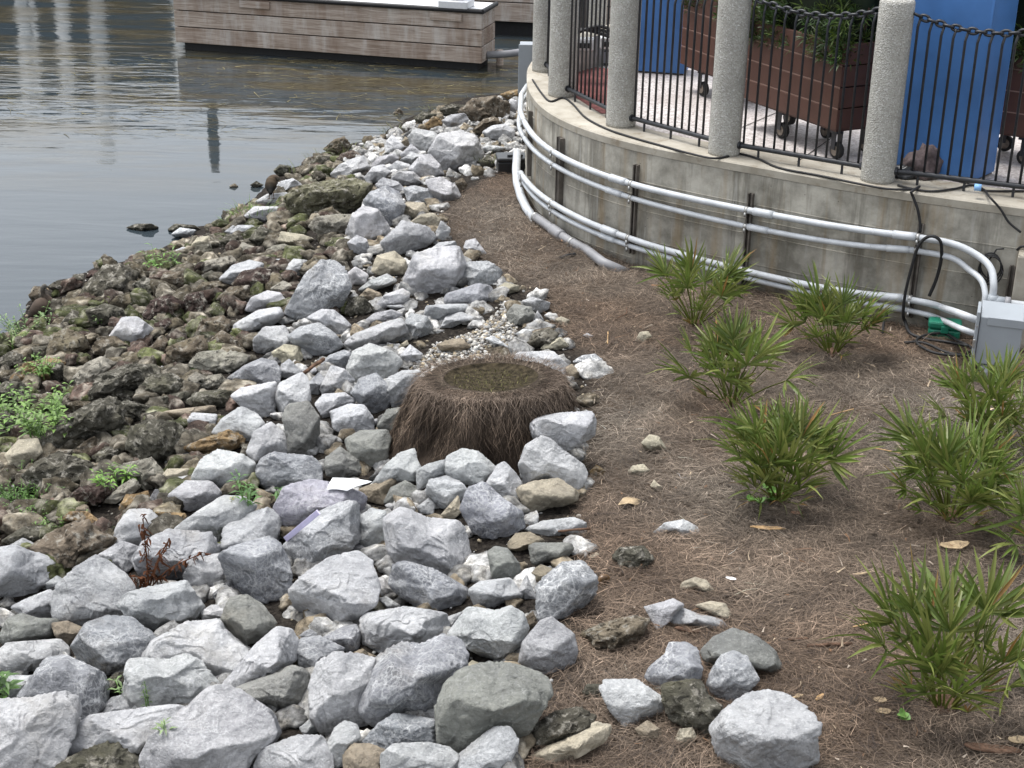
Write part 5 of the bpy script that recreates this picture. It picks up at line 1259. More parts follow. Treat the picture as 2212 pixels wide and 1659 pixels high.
FRS = [frond_mesh(50 + k, 8 + k % 3, .12, .15, .9, .25) for k in range(5)]
def palmetto(x, y, nf, sc, seed, label, tall=1.0, az0=None, tight=1.0):
    p = at(x, y, 0); p[2] = lz(p[0], p[1]); g = np.random.default_rng(seed)
    r = empty('palmetto', p, label, 'palm shrub', 'palmetto clumps on the straw bed')
    V, Fc = ico(3); link('root_crown', mesh('root_crown', V * np.array([.04, .04, .035]) * sc * (1 + .5 * fbm(V * 5, 3, seed))[:, None], Fc, MT['bark'], False), r)
    nf = int(nf * 1.15); sc *= .76; tall *= 1.08
    for k in range(nf):
        fr = FR[g.integers(len(FR))] if k < nf * .82 else FRS[g.integers(len(FRS))]
        u = (k + .5) / nf; lean = (.07 + .76 * u ** .9) * g.uniform(.75, 1.15) * tight; az = k * 2.399 + g.normal(0, .25) if az0 is None else az0 + g.normal(0, .8)
        s = sc * g.uniform(.8, 1.12) * (1.0 if u < .75 else .85)
        q = Quaternion((0, 0, 1), az) @ Quaternion((1, 0, 0), -lean) @ Quaternion((0, 0, 1), g.normal(0, .5))
        o = link('frond', fr, r, loc=(math.cos(az + 1.57) * .025 * sc, math.sin(az + 1.57) * .025 * sc, .0), scale=(s, s, s * tall)); o.rotation_mode = 'QUATERNION'; o.rotation_quaternion = q
    return r
palmetto(1500, 712, 22, 1.12, 1, 'palmetto clump standing closest to the conduits, left of the other', 1.1)
palmetto(1795, 772, 24, 1.16, 2, 'palmetto clump before the wall with fronds over the lower conduits', 1.05)
palmetto(1578, 882, 19, 1.3, 3, 'open loose palmetto clump, middle of the left column', 1.0)
palmetto(1680, 1092, 34, 1.24, 4, 'dense dark palmetto clump with a broad-leaved weed at its foot', 1.0)
palmetto(2050, 1128, 30, 1.3, 5, 'palmetto clump with large orange tinged fans at the right', 1.0)
palmetto(2125, 970, 22, 1.22, 6, 'palmetto clump in front of the grey junction box, pale curved fronds', 1.05)
palmetto(2035, 1540, 25, 1.42, 7, 'lowest and nearest palmetto clump, with round weed leaves at its foot', 1.0)
palmetto(2268, 1195, 16, 1.3, 8, 'palmetto clump cut by the right edge, yellow frond tips showing', .9, None, 1.5)
palmetto(2235, 1010, 12, 1.0, 9, 'palmetto clump half out of frame below the junction box', 1.0)
# ---------------------------------------------------------------- weeds and grasses
def weed(x, y, n, h, leaf, lw, col, seed, name, label, spread=.12, lean=.5, per=9, pair=True, group='green weeds among the rocks', sink=.03, mat='leaf', stemcol='green_leaf', cat='plant'):
    p, _ = hit(x, y); p[2] -= sink; g = np.random.default_rng(seed)
    r = empty(name, p, label, cat, group); V, Fc, T = [], [], []; b = MB()
    for k in range(n):
        a = g.uniform(0, 6.28); o = np.array([math.cos(a), math.sin(a) * .8, 0]) * spread * math.sqrt(g.random()); hh = h * g.uniform(.55, 1.1); dv = np.array([math.cos(a), math.sin(a), 0]) * lean * g.uniform(.2, 1)
        path = [o + (dv * u * u + np.array([0, 0, u])) * hh for u in np.linspace(0, 1, 5)]; b.tube(path, [.0028, .0025, .002, .0016, .001], 4)
        for j in range(per):
            u = (j + 1.2) / (per + .6); c = o + (dv * u * u + np.array([0, 0, u])) * hh
            for sgn in ((0, math.pi) if pair else (0,)):
                aa = j * 1.9 + sgn + g.normal(0, .4); d = np.array([math.cos(aa), math.sin(aa), g.uniform(-.1, .8)]); d /= np.linalg.norm(d); L = leaf * g.uniform(.6, 1.1) * (1.15 - .5 * u)
                s = np.cross(d, [0, 0, 1.]); s /= np.linalg.norm(s); i = len(V); m = c + d * L * .5 + (0, 0, L * .08); ww = lw * L / leaf
                V += [c, m - s * ww / 2, m - (0, 0, ww * .18), m + s * ww / 2, c + d * L - (0, 0, L * .18)]; Fc += [(i, i + 1, i + 2), (i, i + 2, i + 3), (i + 1, i + 4, i + 2), (i + 2, i + 4, i + 3)]
                T += [np.array(col) * g.uniform(.65, 1.4)] * 5
    b.ob('stem', MT[stemcol], r)
    tag(link('foliage', mesh('foliage', np.array(V), np.array(Fc), MT['leaf'], False, np.array(T)), r), kind='stuff'); return r
def grass(x, y, n, h, seed, label, col=(.12, .2, .045), spread=.1, w=.004, name='grass_tuft', group='grass tufts on the bank', cat='grass', sink=.02):
    p, _ = hit(x, y); p[2] -= sink; g = np.random.default_rng(seed); a = g.uniform(0, 6.283, n); rr = np.sqrt(g.random(n)) * spread
    P0 = np.c_[np.cos(a) * rr, np.sin(a) * rr, np.zeros(n)]; D0 = np.c_[np.cos(a) * .5, np.sin(a) * .5, np.ones(n)] + g.normal(0, .25, (n, 3)); bd = np.c_[np.cos(a), np.sin(a), -np.ones(n)] * g.uniform(.1, .5, (n, 1))
    V, Fq, T = strands(P0, D0, h * g.uniform(.5, 1.1, n), np.full(n, w), bd, np.array(col) * np.exp(g.normal(0, .35, (n, 1))), seed, 3)
    r = empty(name, p, label, cat, group); tag(link('blades', mesh('blades', V, Fq, MT['leaf'], False, T), r), kind='stuff'); return r
GR = (.15, .25, .06)
weed(48, 930, 30, .25, .075, .033, GR, 1, 'leafy_weed', 'bright green leafy weed clump left of the long dark slab rock', .24, .5, 8)
weed(110, 925, 12, .2, .065, .03, GR, 2, 'leafy_weed', 'green leafy weed spilling onto the long dark slab rock', .13, .6, 7)
weed(345, 590, 9, .24, .11, .02, (.15, .28, .06), 3, 'grassy_weed', 'light green long-leaved weed at the top of the dark rocks', .1, .6, 6, False)
weed(75, 725, 14, .2, .06, .02, (.14, .22, .08), 4, 'scrambling_weed', 'thin scrambling weed on the rocks just below the bird', .16, .8, 7)
weed(25, 745, 8, .22, .06, .016, (.2, .24, .1), 5, 'scrambling_weed', 'pale twiggy weed at the left edge above the tan rock', .1, .7, 5)
weed(215, 690, 2, .09, .06, .014, (.2, .28, .12), 6, 'sprout', 'tiny pale sprout in a dark gap among the old rocks', .02, .5, 3)
weed(268, 1030, 5, .13, .075, .016, (.16, .3, .05), 7, 'leafy_sprig', 'bright sprig beside the white-and-black pitted rock', .05, .6, 6)
weed(232, 1040, 6, .08, .055, .018, (.16, .3, .05), 8, 'leafy_sprig', 'low bright weed above the purple-brown rock by the pitted one', .07, .6, 4)
weed(535, 1085, 4, .17, .075, .017, (.09, .19, .05), 9, 'leafy_sprig', 'dark green drooping sprig growing between grey boulders', .03, .35, 7)
weed(590, 1082, 3, .11, .06, .014, (.08, .17, .05), 10, 'leafy_sprig', 'smaller green sprig right of the dark drooping one', .03, .7, 6)
weed(498, 1080, 2, .05, .03, .014, (.4, .36, .05), 11, 'yellow_flower', 'small yellow flowering bud beside the green sprig', .015, .5, 3)
weed(40, 1110, 44, .15, .034, .01, (.1, .2, .045), 12, 'feathery_weed', 'low feathery green weed patch left of the brown mossy slab', .22, .8, 9)
weed(110, 1135, 34, .12, .03, .01, (.13, .25, .05), 13, 'feathery_weed', 'bright feathery weed cushion touching the brown mossy slab', .12, .8, 8)
weed(30, 1070, 20, .17, .03, .01, (.07, .13, .03), 14, 'feathery_weed', 'dark feathery weed under the big mossy limestone', .18, .7, 9)
grass(25, 1025, 40, .22, 15, 'tuft of long thin grass at the left edge by the bleached rock', spread=.08)
weed(12, 1500, 5, .17, .11, .03, (.1, .19, .05), 16, 'leafy_weed', 'broad-leaved green weed at the left edge by the speckled boulder', .05, .5, 5)
weed(263, 1490, 2, .07, .07, .014, (.2, .3, .12), 17, 'sprout', 'pale green sprout in the hollow left of the dark-fronted rock', .02, .8, 3)
weed(320, 1515, 3, .15, .03, .012, (.1, .14, .07), 18, 'leafy_sprig', 'thin sprig standing before the dark-fronted grey rock', .02, .3, 5)
weed(362, 1580, 2, .08, .06, .013, (.2, .27, .13), 19, 'sprout', 'small sprout on the long cream-white boulder', .015, .3, 3)
weed(403, 810, 10, .09, .04, .008, (.09, .2, .04), 20, 'fern', 'small green fern in a crevice of the dark old rocks', .04, .7, 6)
weed(95, 800, 14, .13, .05, .018, (.15, .27, .06), 21, 'leafy_sprig', 'small green weed on the stones below the tan shell-coloured rock', .12, .8, 5)
for i, (x, y, n, h, sp, lb) in enumerate([(715, 352, 70, .16, .25, 'olive grass tuft at the waterline behind the mossy olive boulder'), (760, 328, 50, .14, .2, 'olive grass tuft at the waterline nearer the far end'), (650, 372, 50, .13, .2, 'olive grass tuft on the bank just beyond the bird with the black tail'), (545, 455, 45, .13, .18, 'green grass tuft below the flat white waterline rocks'), (505, 478, 40, .11, .16, 'green grass tuft at the water beside the grey waterline stone'), (365, 560, 40, .12, .12, 'green grass tuft by the pale stones above the long-leaved weed'), (862, 283, 50, .12, .22, 'mossy grass tuft at the far bank behind the white boulders'), (750, 318, 40, .13, .2, 'dry grass tuft by the brown waterline stones'), (935, 240, 40, .1, .2, 'brown grass tuft near the far end of the bank'), (1060, 340, 45, .08, .15, 'dead moss tuft beside the black case'), (700, 385, 30, .1, .15, 'short grass tuft against the mossy olive boulder')]):
    grass(x, y, n, h, 40 + i, lb, (.12, .14, .05) if i not in (3, 4, 5) else (.13, .22, .05), sp, .006)
# tall dead weed
q_, _ = hit(330, 1225); p = atd(322, 1272, math.hypot(q_[0], q_[1]) - .06); dw = empty('dead_weed', p, 'tall dead brown weed with curled dry leaves among grey boulders', 'plant'); b = MB(); g = np.random.default_rng(3)
for tip, nb in (((-.0, .0, .36), 9), ((.11, .0, .26), 7), ((.24, .03, .17), 6), ((-.07, -.03, .08), 4)):
    tip = np.array(tip); pts_ = spline([np.zeros(3), tip * .4 + (0, 0, .03), tip], 6); b.tube(pts_, np.linspace(.0045, .002, len(pts_)), 5)
    for k in range(nb * 5):
        c = pts_[g.integers(3, len(pts_))] + g.normal(0, .007, 3); d = g.normal(0, .5, 3) + (0, 0, -.9); d /= np.linalg.norm(d)
        b.tube([c, c + d * .018 + g.normal(0, .004, 3), c + d * .036 + g.normal(0, .009, 3)], [.004, .0065, .002], 4, flat=.4)
b.ob('dry_stalk', MT['dead_stalk'], dw)
b = MB()
for k in range(24):
    c = g.normal(0, 1, 3) * (.05, .03, .012) + (-.02, -.02, .02); d = g.normal(0, 1, 3); d[2] = abs(d[2]) * .5; d /= np.linalg.norm(d); b.tube([c, c + d * .03, c + d * .05 + (0, 0, -.01)], [.0015, .003, .001], 4)
tag(b.ob('dry_litter', MT['dead_stalk'], dw), kind='stuff')
# second dead twig cluster
# broad weed leaves at palmetto feet
def leafdisc(x, y, n, size, seed, label, col='green_leaf', spread=.05, z=.06):
    p = at(x, y, 0); p[2] = lz(p[0], p[1]); g = np.random.default_rng(seed); r = empty('broad_weed', p, label, 'plant', 'broad-leaved weeds at the palmettos')
    for k in range(n):
        b = MB(); c = np.array([g.normal(0, spread), g.normal(-.02, spread * .6), z * g.uniform(.5, 1.6)]); s = size * g.uniform(.6, 1.1)
        q = Quaternion((g.normal(0, .4), g.normal(0, .3), 1), g.uniform(0, 6)) @ Quaternion((1, 0, 0), g.uniform(.1, .7))
        rim = [Vector((math.cos(a) * s * (.85 + .15 * math.cos(3 * a)), math.sin(a) * s * .8, -s * .15 * math.cos(a * 2))) for a in np.linspace(0, 6.283, 11)[:-1]]
        b.add([Vector(c)] + [Vector(c) + q @ v for v in rim], [(0, 1 + i, 1 + (i + 1) % 10) for i in range(10)]); b.tube([(0, 0, 0), tuple(c)], .0016, 4); b.ob('leaf', MT[col], r)
leafdisc(1657, 1100, 7, .034, 1, 'bright broad-leaved weed at the foot of the dense palmetto', spread=.035)
leafdisc(1938, 1562, 3, .036, 2, 'round green weed leaves at the foot of the lowest palmetto', spread=.03, z=.035)
# ---------------------------------------------------------------- litter and small finds
pts_ = [hit(x, y, .012)[0] for x, y in ((708, 1057), (716, 1032), (803, 1038), (748, 1061))]
c0 = np.mean(pts_, 0); c0[2] = max(p[2] for p in pts_) + .015
cs = [at(x, y, c0[2]) for x, y in ((706, 1058), (718, 1031), (804, 1039), (750, 1061))]
nu = 8; Vt = []
for i in range(nu + 1):
    for j in range(nu + 1):
        u, v = i / nu, j / nu; q = (1 - u) * ((1 - v) * cs[0] + v * cs[1]) + u * ((1 - v) * cs[3] + v * cs[2]); Vt.append(q + (0, 0, .006 * math.sin(u * 3.1) + .004 * math.sin(v * 5)))
Fq = [(i * (nu + 1) + j, i * (nu + 1) + j + 1, (i + 1) * (nu + 1) + j + 1, (i + 1) * (nu + 1) + j) for i in range(nu) for j in range(nu)]
ob = link('paper_sheet', mesh('paper_sheet', Vt, Fq, MT['paper'], True)); ob.modifiers.new('thick', 'SOLIDIFY').thickness = .0015
tag(ob, 'blank white paper sheet lying on the rocks left of the stump', 'paper')
pa = [(687 + (618 - 687) * u, 1107 + (1164 - 1107) * u) for u in np.linspace(0, 1, 9)]; cp = np.array([0, 0, H]); hd = [np.linalg.norm(hit(*q)[0] - cp) for q in pa]
pull = max(hd[0] + (hd[-1] - hd[0]) * u - h_ for u, h_ in zip(np.linspace(0, 1, 9), hd)); un = lambda q: ray(*q) / np.linalg.norm(ray(*q))
a, c = cp + un(pa[0]) * (hd[0] - pull - .012), cp + un(pa[-1]) * (hd[-1] - pull - .012)
st = tag((lambda b: (b.box(-.5, .5, -.09, .09, -.03, .03, .01), b)[1])(MB()).ob('plastic_strip', MT['lilac_plastic']), 'narrow lilac plastic strip lying slantwise on a grey boulder', 'strip')
L = np.linalg.norm(c - a); zx = Vector(c - a).normalized(); vw = Vector(-(a - np.array([0, 0, H]))).normalized(); zy = vw.cross(zx).normalized(); zz_ = zx.cross(zy)
mm = Matrix((zx, zy, zz_)).transposed().to_4x4(); mm.translation = Vector((a + c) / 2) + vw * .01
st.data.transform(Matrix.Diagonal((L * 1.03, .14, .16, 1))); st.matrix_world = mm
b = MB(); 
p, nrm = hit(424, 990, .01); V, Fc = ico(3); Vb = V * np.array([.07, .05, .022]) * (1 + .5 * fbm(V * 2.6, 3, 3))[:, None]
tag(link('plastic_scrap', mesh('plastic_scrap', Vb, Fc, MT['black_plastic'], True), loc=p), 'scrap of crumpled black plastic beside the dark square boulder', 'plastic')
# snail shell
p, _ = hit(1300, 1262); p = p + (0, 0, .018); b = MB(); sp_ = []; rr2 = []
for k in range(46):
    u = k / 45; a = u * 4.4 * math.pi; R2 = .0235 * math.exp(-1.75 * u); sp_.append((math.cos(a) * R2, -.012 * u * 1.6, math.sin(a) * R2)); rr2.append(.0165 * math.exp(-1.75 * u))
b.tube(sp_, rr2, 10); o = b.ob('snail_shell', MT['shell_brown'], None, True, loc=p, rot=(.2, 0, .5)); tag(o, 'brown coiled snail shell on the straw beside a blue-grey boulder', 'snail shell')
def chip(x, y, L, w, t, ang, mat, name, label, cat, curl=0., seed=0, group=None, lift=.022):
    t *= .5; curl *= .6; p = at(x, y, 0); p[2] = lz(p[0], p[1]) + lift; g = np.random.default_rng(seed + 3); n1, n2 = 9, 4; V = []
    for i in range(n1):
        u = i / (n1 - 1) * 2 - 1; hw = w / 2 * (1 - abs(u) ** 2.5 * .75) * (1 + g.normal(0, .12))
        for j in range(n2): v = j / (n2 - 1) * 2 - 1; V.append((u * L / 2, v * hw + g.normal(0, w * .03), curl * L * (u * u * .4 + v * v * .25) + t * g.normal(0, .3)))
    Fq = [(i * n2 + j, i * n2 + j + 1, (i + 1) * n2 + j + 1, (i + 1) * n2 + j) for i in range(n1 - 1) for j in range(n2 - 1)]
    o = link(name, mesh(name, V, Fq, MT[mat], False), loc=p, rot=(g.normal(0, .1), g.normal(0, .08), ang)); so_ = o.modifiers.new('thick', 'SOLIDIFY'); so_.thickness = t; return tag(o, label, cat, group)
def stick(pts, r, mat, name, label, cat='stick', group='sticks on the straw', lift=.025):
    P = []
    for x, y in pts: q = at(x, y, 0); q[2] = lz(q[0], q[1]) + lift; P.append(q)
    P = spline(P, 4) if len(P) > 2 else np.array([P[0] + (P[1] - P[0]) * u for u in np.linspace(0, 1, 7)])
    g = np.random.default_rng(len(P)); P = P + g.normal(0, r * .18, P.shape); b = MB(); b.tube(P, r * g.uniform(.85, 1.1, len(P)), 8); return tag(b.ob(name, MT[mat], None, True), label, cat, group)
chip(1657, 1158, .165, .03, .008, .05, 'pale_wood', 'wood_splinter', 'yellow wood splinter on the straw below the dense palmetto', 'wood', .05, 1)
stick([(1742, 1414), (1790, 1411), (1838, 1408)], .0085, 'bark', 'stick', 'short thick brown stick on open straw left of the lowest palmetto')
stick([(1700, 1402), (1745, 1397)], .005, 'bark', 'stick', 'thin dark twig end beside the short thick stick')
chip(2140, 1640, .2, .06, .012, -.12, 'bark', 'bark_piece', 'large red-brown bark piece in the lower right corner', 'bark', .08, 2)
chip(2198, 1622, .09, .05, .005, .3, 'dry_leaf', 'dry_leaf', 'curled tan leaf above the large bark piece', 'leaf', .2, 3)
chip(1768, 1530, .055, .022, .008, .9, 'pale_wood', 'wood_chip', 'small orange wood chip beside the tooth-shaped boulder', 'wood', .05, 4)
chip(1487, 1380, .12, .03, .008, -.05, 'bark', 'bark_piece', 'brown bark strip on the straw behind the upright dark-sided rock', 'bark', .06, 5)
chip(1898, 1532, .05, .045, .003, .2, 'dry_leaf', 'dry_leaf', 'upper square tan leaf at the foot of the lowest palmetto', 'leaf', .15, 6)
chip(1905, 1556, .06, .03, .003, .0, 'dry_leaf', 'dry_leaf', 'lower tan leaf scrap beside the round green leaf', 'leaf', .1, 7)
chip(1930, 1450, .08, .03, .005, -.3, 'bark', 'dry_leaf', 'reddish curled leaf left of the lowest palmetto stems', 'leaf', .15, 8)
chip(2058, 1196, .15, .06, .006, .3, 'dry_leaf', 'dry_leaf', 'crumpled greyish leaf litter behind the lowest palmetto', 'leaf', .25, 9)
chip(1860, 1254, .085, .018, .004, .1, 'dry_leaf', 'dry_leaf', 'narrow pale leaf on open straw', 'leaf', .1, 10)
chip(1577, 1274, .045, .02, .002, -.4, 'paper', 'paper_scrap', 'tiny white paper scrap beside the cream hollowed stone', 'paper', .05, 11, lift=.035)
chip(1720, 1125, .06, .022, .006, -.2, 'bark', 'bark_piece', 'small curled brown bark right of the wood splinter', 'bark', .2, 12)
chip(1720, 1528, .05, .014, .004, .3, 'dry_leaf', 'dry_leaf', 'little pale leaf right of the small dark-fronted rock', 'leaf', .1, 13)
chip(1480, 603, .04, .02, .003, .3, 'dry_leaf', 'dry_leaf', 'small tan leaf on straw near the conduit end', 'leaf', .2, 14)
chip(1722, 1527, .03, .02, .004, .8, 'dry_leaf', 'dry_leaf', 'pale chip at the edge of the pale rock group', 'leaf', .2, 15)
stick([(1334, 695), (1352, 688), (1353, 678)], .004, 'bark', 'stick', 'thin curved twig on the straw beyond the gravel')
stick([(1312, 752), (1313, 726)], .004, 'pale_wood', 'stick', 'short upright pale stick beyond the stump')
stick([(655, 800), (700, 770)], .012, 'bark', 'stick', 'brown stick wedged between boulders beside the skull-like stone', lift=.16)
stick([(1205, 1165), (1275, 1160)], .006, 'bark', 'stick', 'reddish stick under the flat white stone by the snail shell boulder', lift=.05)
stick([(1700, 1030), (1760, 1000)], .003, 'pale_wood', 'stick', 'thin straw stalk above the dense palmetto', lift=.04)
stick([(1790, 915), (1842, 900)], .003, 'pale_wood', 'stick', 'pale dry stalk between the right palmetto columns', lift=.04)
stick([(1880, 985), (1945, 1000)], .003, 'pale_wood', 'stick', 'pale dry stalk left of the orange tinged palmetto', lift=.04)
stick([(1840, 1375), (1880, 1368)], .003, 'pale_wood', 'stick', 'thin grey stalk above the short thick stick', lift=.04)
# dry palm frond scrap
p = at(1335, 1100, 0); p[2] = lz(p[0], p[1]) + .03; b = MB()
for k in range(9):
    a = -.1 + k * .13; L = .12 - .006 * abs(k - 4); b.tube([(0, 0, 0), (math.cos(a) * L * .5, math.sin(a) * L * .5, .015), (math.cos(a) * L, math.sin(a) * L, .006)], [.002, .006, .001], 5, flat=.3)
tag(b.ob('dry_frond', MT['dry_leaf'], None, False, loc=p), 'dry straw-coloured palm frond scrap on the straw right of cream boulders', 'leaf')
# ---------------------------------------------------------------- green box, black case
p = at(2037, 738, .0); p[2] = lz(p[0], p[1]); gb = empty('cable_box', p, 'green plastic outdoor cable box with latch at the wall foot', 'box', rz=-.25)
b = MB(); b.box(-.095, .095, 0, .1, 0, .062, .012); b.ob('body', MT['green_plastic'], gb)
b = MB(); b.box(-.1, .1, -.005, .105, .064, .112, .014); b.ob('lid', MT['green_plastic'], gb)
b = MB(); b.box(-.022, .022, -.016, -.006, .045, .09, .004); b.ob('latch', MT['green_plastic'], gb)
for x in (-.07, .07):
    b = MB(); b.box(x - .012, x + .012, -.01, -.001, .008, .055, .003); b.ob('rib', MT['green_plastic'], gb)
p = at(1112, 384, -.02); bc = empty('black_case', (p[0], p[1] + .02, lz(p[0], p[1])), 'black plastic case with handle on the straw by the wall end', 'case', rz=.1)
b = MB(); b.box(-.14, .16, 0, .2, 0, .1, .01); b.ob('body', MT['black_plastic'], bc); b = MB(); b.box(-.148, .168, -.008, .208, .101, .135, .012); b.ob('lid', MT['black_plastic'], bc)
b = MB(); b.box(-.06, .07, .05, .09, .136, .152, .006); b.ob('handle', MT['black_plastic'], bc)
# ---------------------------------------------------------------- cables
def gd(x, y, z=.03):
    p = at(*zb(x, y), .02); p[2] = lz(p[0], p[1]) + z + .012; return p
def cable(name, P, r, label, mat='black_rubber', n=8):
    b = MB(); b.tube(spline(P, n), r, 6); return tag(b.ob(name, MT[mat], None, True), label, 'cable', 'black cables on the wall and ledge')
def ow(x, y, off=.03): s, z = on_wall(x, y, off); return wall_at(s, off, z)
cable('cable', [at(*zp(*p), LZ + .008) for p in ((100, 630), (170, 735), (240, 800), (340, 772), (420, 825), (520, 930), (690, 1020), (900, 1090), (1150, 1160), (1350, 1215), (1520, 1250), (1640, 1235))] + [at(*P2(3, *p), LZ + .008) for p in ((365, 985), (500, 1020), (640, 1080), (900, 1130), (1300, 1210), (1500, 1218))], .0075, 'long black cable running along the ledge past the posts')
cable('cable', [at(*P2(3, *p), LZ + .01) for p in ((1400, 1190), (1500, 1215), (1620, 1230), (1760, 1215), (1880, 1190), (1960, 1225), (2212, 1228))], .007, 'black cable on the ledge under the tall blue box')
cable('cable', [at(*P2(3, 1540, 1200), LZ + .02), at(*P2(3, 1490, 1232), LZ + .02), ow(*zb(600, 25)), ow(*zb(640, 130)), ow(*zb(662, 240)), ow(*zb(668, 330))], .009, 'black cable dropping from the ledge to the last metal channel')
cable('cable', [at(*P2(3, 1920, 1200), LZ + .02), at(*P2(3, 1960, 1225), LZ + .02), ow(*zb(1240, 40)), ow(*zb(1330, 140)), ow(*zb(1400, 250)), ow(*zb(1500, 335))], .007, 'pair of thin black cables slanting down to the pilaster')
cable('cable', [ow(*zb(740, 862), .05), ow(*zb(800, 720), .05), ow(*zb(840, 550), .07), ow(*zb(830, 405), .11), ow(*zb(740, 368), .13), ow(*zb(650, 450), .13), ow(*zb(590, 640), .13), ow(*zb(540, 850), .13), ow(*zb(525, 1020), .12), gd(535, 1130, .05), gd(580, 1215, .03), gd(720, 1250, .02), gd(900, 1275, .02), gd(1060, 1320, .03)], .0105, 'thick black hose looped over the upper conduits')
cable('cable', [gd(350, 1200, .02), gd(362, 1120, .05), gd(420, 1050, .09), gd(520, 1035, .1), gd(640, 1080, .07), gd(725, 1130, .06)], .008, 'black cable arching into the green cable box')
cable('cable', [gd(530, 1282, .02), gd(640, 1285, .025), gd(740, 1320, .03), gd(860, 1370, .03), gd(1000, 1395, .03), gd(1090, 1340, .03), gd(960, 1270, .03), gd(860, 1215, .03), gd(720, 1225, .03), gd(630, 1270, .03), gd(660, 1330, .03), gd(800, 1385, .03), gd(1080, 1410, .03)], .0085, 'coil of black cable lying on the straw by the green box')
b = MB()
for k in range(3):
    P = [ow(*zb(1250 + (85 + 8 * k) * math.cos(a), 610 + 20 * k + (105 + 6 * k) * math.sin(a)), .03 + .008 * k) for a in np.linspace(0, 2 * math.pi, 22)]; b.tube(P, .005, 6)
b.tube([ow(*zb(1360, 470), .03), ow(*zb(1300, 475), .03), ow(*zb(1240, 560), .03), ow(*zb(1225, 720), .03), ow(*zb(1200, 870), .04)], .005, 6)
tag(b.ob('cable_coil', MT['black_rubber'], None, True), 'small hanging coil of thin black cable on the wall above the junction box', 'cable', 'black cables on the wall and ledge')
cable('cable', [ow(*zb(1470, 480), .12), ow(*zb(1500, 455), .14), ow(*zb(1530, 450), .14)], .008, 'short black cable end at the pilaster')
p = at(*P2(3, 1915, 1205), LZ + .07); b = MB(); b.tube([(-.02, 0, 0), (.02, 0, 0)], .021, 10); tag(b.ob('tape_wrap', MT['blue_tape'], None, True, loc=p, rot=(0, 0, -.35)), 'blue tape wrapped round the railing bottom before the tall blue box', 'tape')
cable('cable', [at(*z5(735, 1295), .02), at(*z5(820, 1265), .03), at(*z5(920, 1245), .03)], .012, 'short black cable end sticking from the straw at the wall foot')
# ---------------------------------------------------------------- two birds
def bird(name, path, rad, bill, legs, label, tints, seed):
    """body, neck and head as one swept surface; path in world points"""
    P = spline(path, 6); R = np.interp(np.linspace(0, 1, len(P)), np.linspace(0, 1, len(rad)), rad); b = MB(); b.tube(P, R, 14)
    o0 = np.array(path[len(path) // 2]); V = np.array(b.V) - o0; g = np.random.default_rng(seed); V += (fbm(V * 60, 2, 3) * .004)[:, None]
    t = np.repeat(np.linspace(0, 1, len(P)), 14); c = np.array([[np.interp(q, np.linspace(0, 1, len(tints)), [k[i] for k in tints]) for i in range(3)] for q in t]) * np.exp(.55 * fbm(V * 70, 3, seed))[:, None]
    r = empty(name, o0, label, 'bird'); link('body', mesh('body', V, b.F, MT['feather'], True, c), r)
    bb = MB(); bb.tube([np.array(q) - o0 for q in bill], [.0085, .006, .0025], 8, flat=.6); bb.ob('bill', MT['dry_leaf'], r, True)
    for lg in legs:
        l = MB(); l.tube([np.array(q) - o0 for q in lg], .0035, 6); f = np.array(lg[-1]) - o0
        for a in (-.6, 0, .6): l.tube([f, f + np.array([math.sin(a) * .03, -math.cos(a) * .03, -.002])], [.003, .0015], 5)
        l.ob('leg', MT['bark'], r)
    return r
zq = lambda x, y: (x * .15625, 604.8 + y * .15625)
rho = math.hypot(*hit(*zq(500, 600))[0][:2]); D_ = lambda x, y, e=0.: atd(*zq(x, y), rho + e)
bird('brown_bird', [D_(395, 525, -.02), D_(470, 440), D_(560, 370, .02), D_(650, 320, .05), D_(640, 250, .05), D_(595, 190, .045), D_(590, 120, .04), D_(615, 88, .04), D_(645, 110, .035)],
     [.006, .04, .062, .055, .028, .017, .015, .019, .010], [D_(640, 105, .035), D_(660, 125, .03), D_(685, 145, .025)], [[D_(500, 470, .01), D_(492, 540, -.005), D_(490, 600, -.01)], [D_(550, 470, .03), D_(535, 540, .02), D_(528, 590, .01)]],
     'long necked brown mottled bird standing on the shore rocks at the left', [(.03, .025, .02), (.06, .045, .035), (.075, .055, .042), (.08, .06, .045), (.07, .06, .05), (.09, .085, .075), (.08, .075, .065)], 3)
zk = lambda x, y: ((640 + x * .060277) * .86406, (420 + y * .060277) * .86406)
rho = math.hypot(*hit(*zk(620, 1235))[0][:2]); D_ = lambda x, y, e=0.: atd(*zk(x, y), rho + e)
bird('brown_bird', [D_(610, 1080, -.10), D_(605, 950, -.07), D_(610, 760, -.02), D_(650, 560, .03), D_(740, 430, .05), D_(850, 420, .05), D_(930, 480, .04), D_(985, 540, .03)],
     [.012, .024, .052, .05, .036, .026, .02, .008], [D_(960, 520, .03), D_(1000, 570, .03), D_(1030, 600, .03)], [[D_(560, 950, -.01), D_(552, 1120, -.01), D_(548, 1250, -.02)], [D_(710, 930, 0), D_(720, 1090, 0), D_(738, 1250, -.01)]],
     'brown bird with black tail bending down on a pale rock at the waterline', [(.008, .008, .008), (.01, .01, .009), (.05, .036, .022), (.06, .042, .026), (.075, .055, .042), (.065, .055, .042), (.05, .047, .04)], 5)
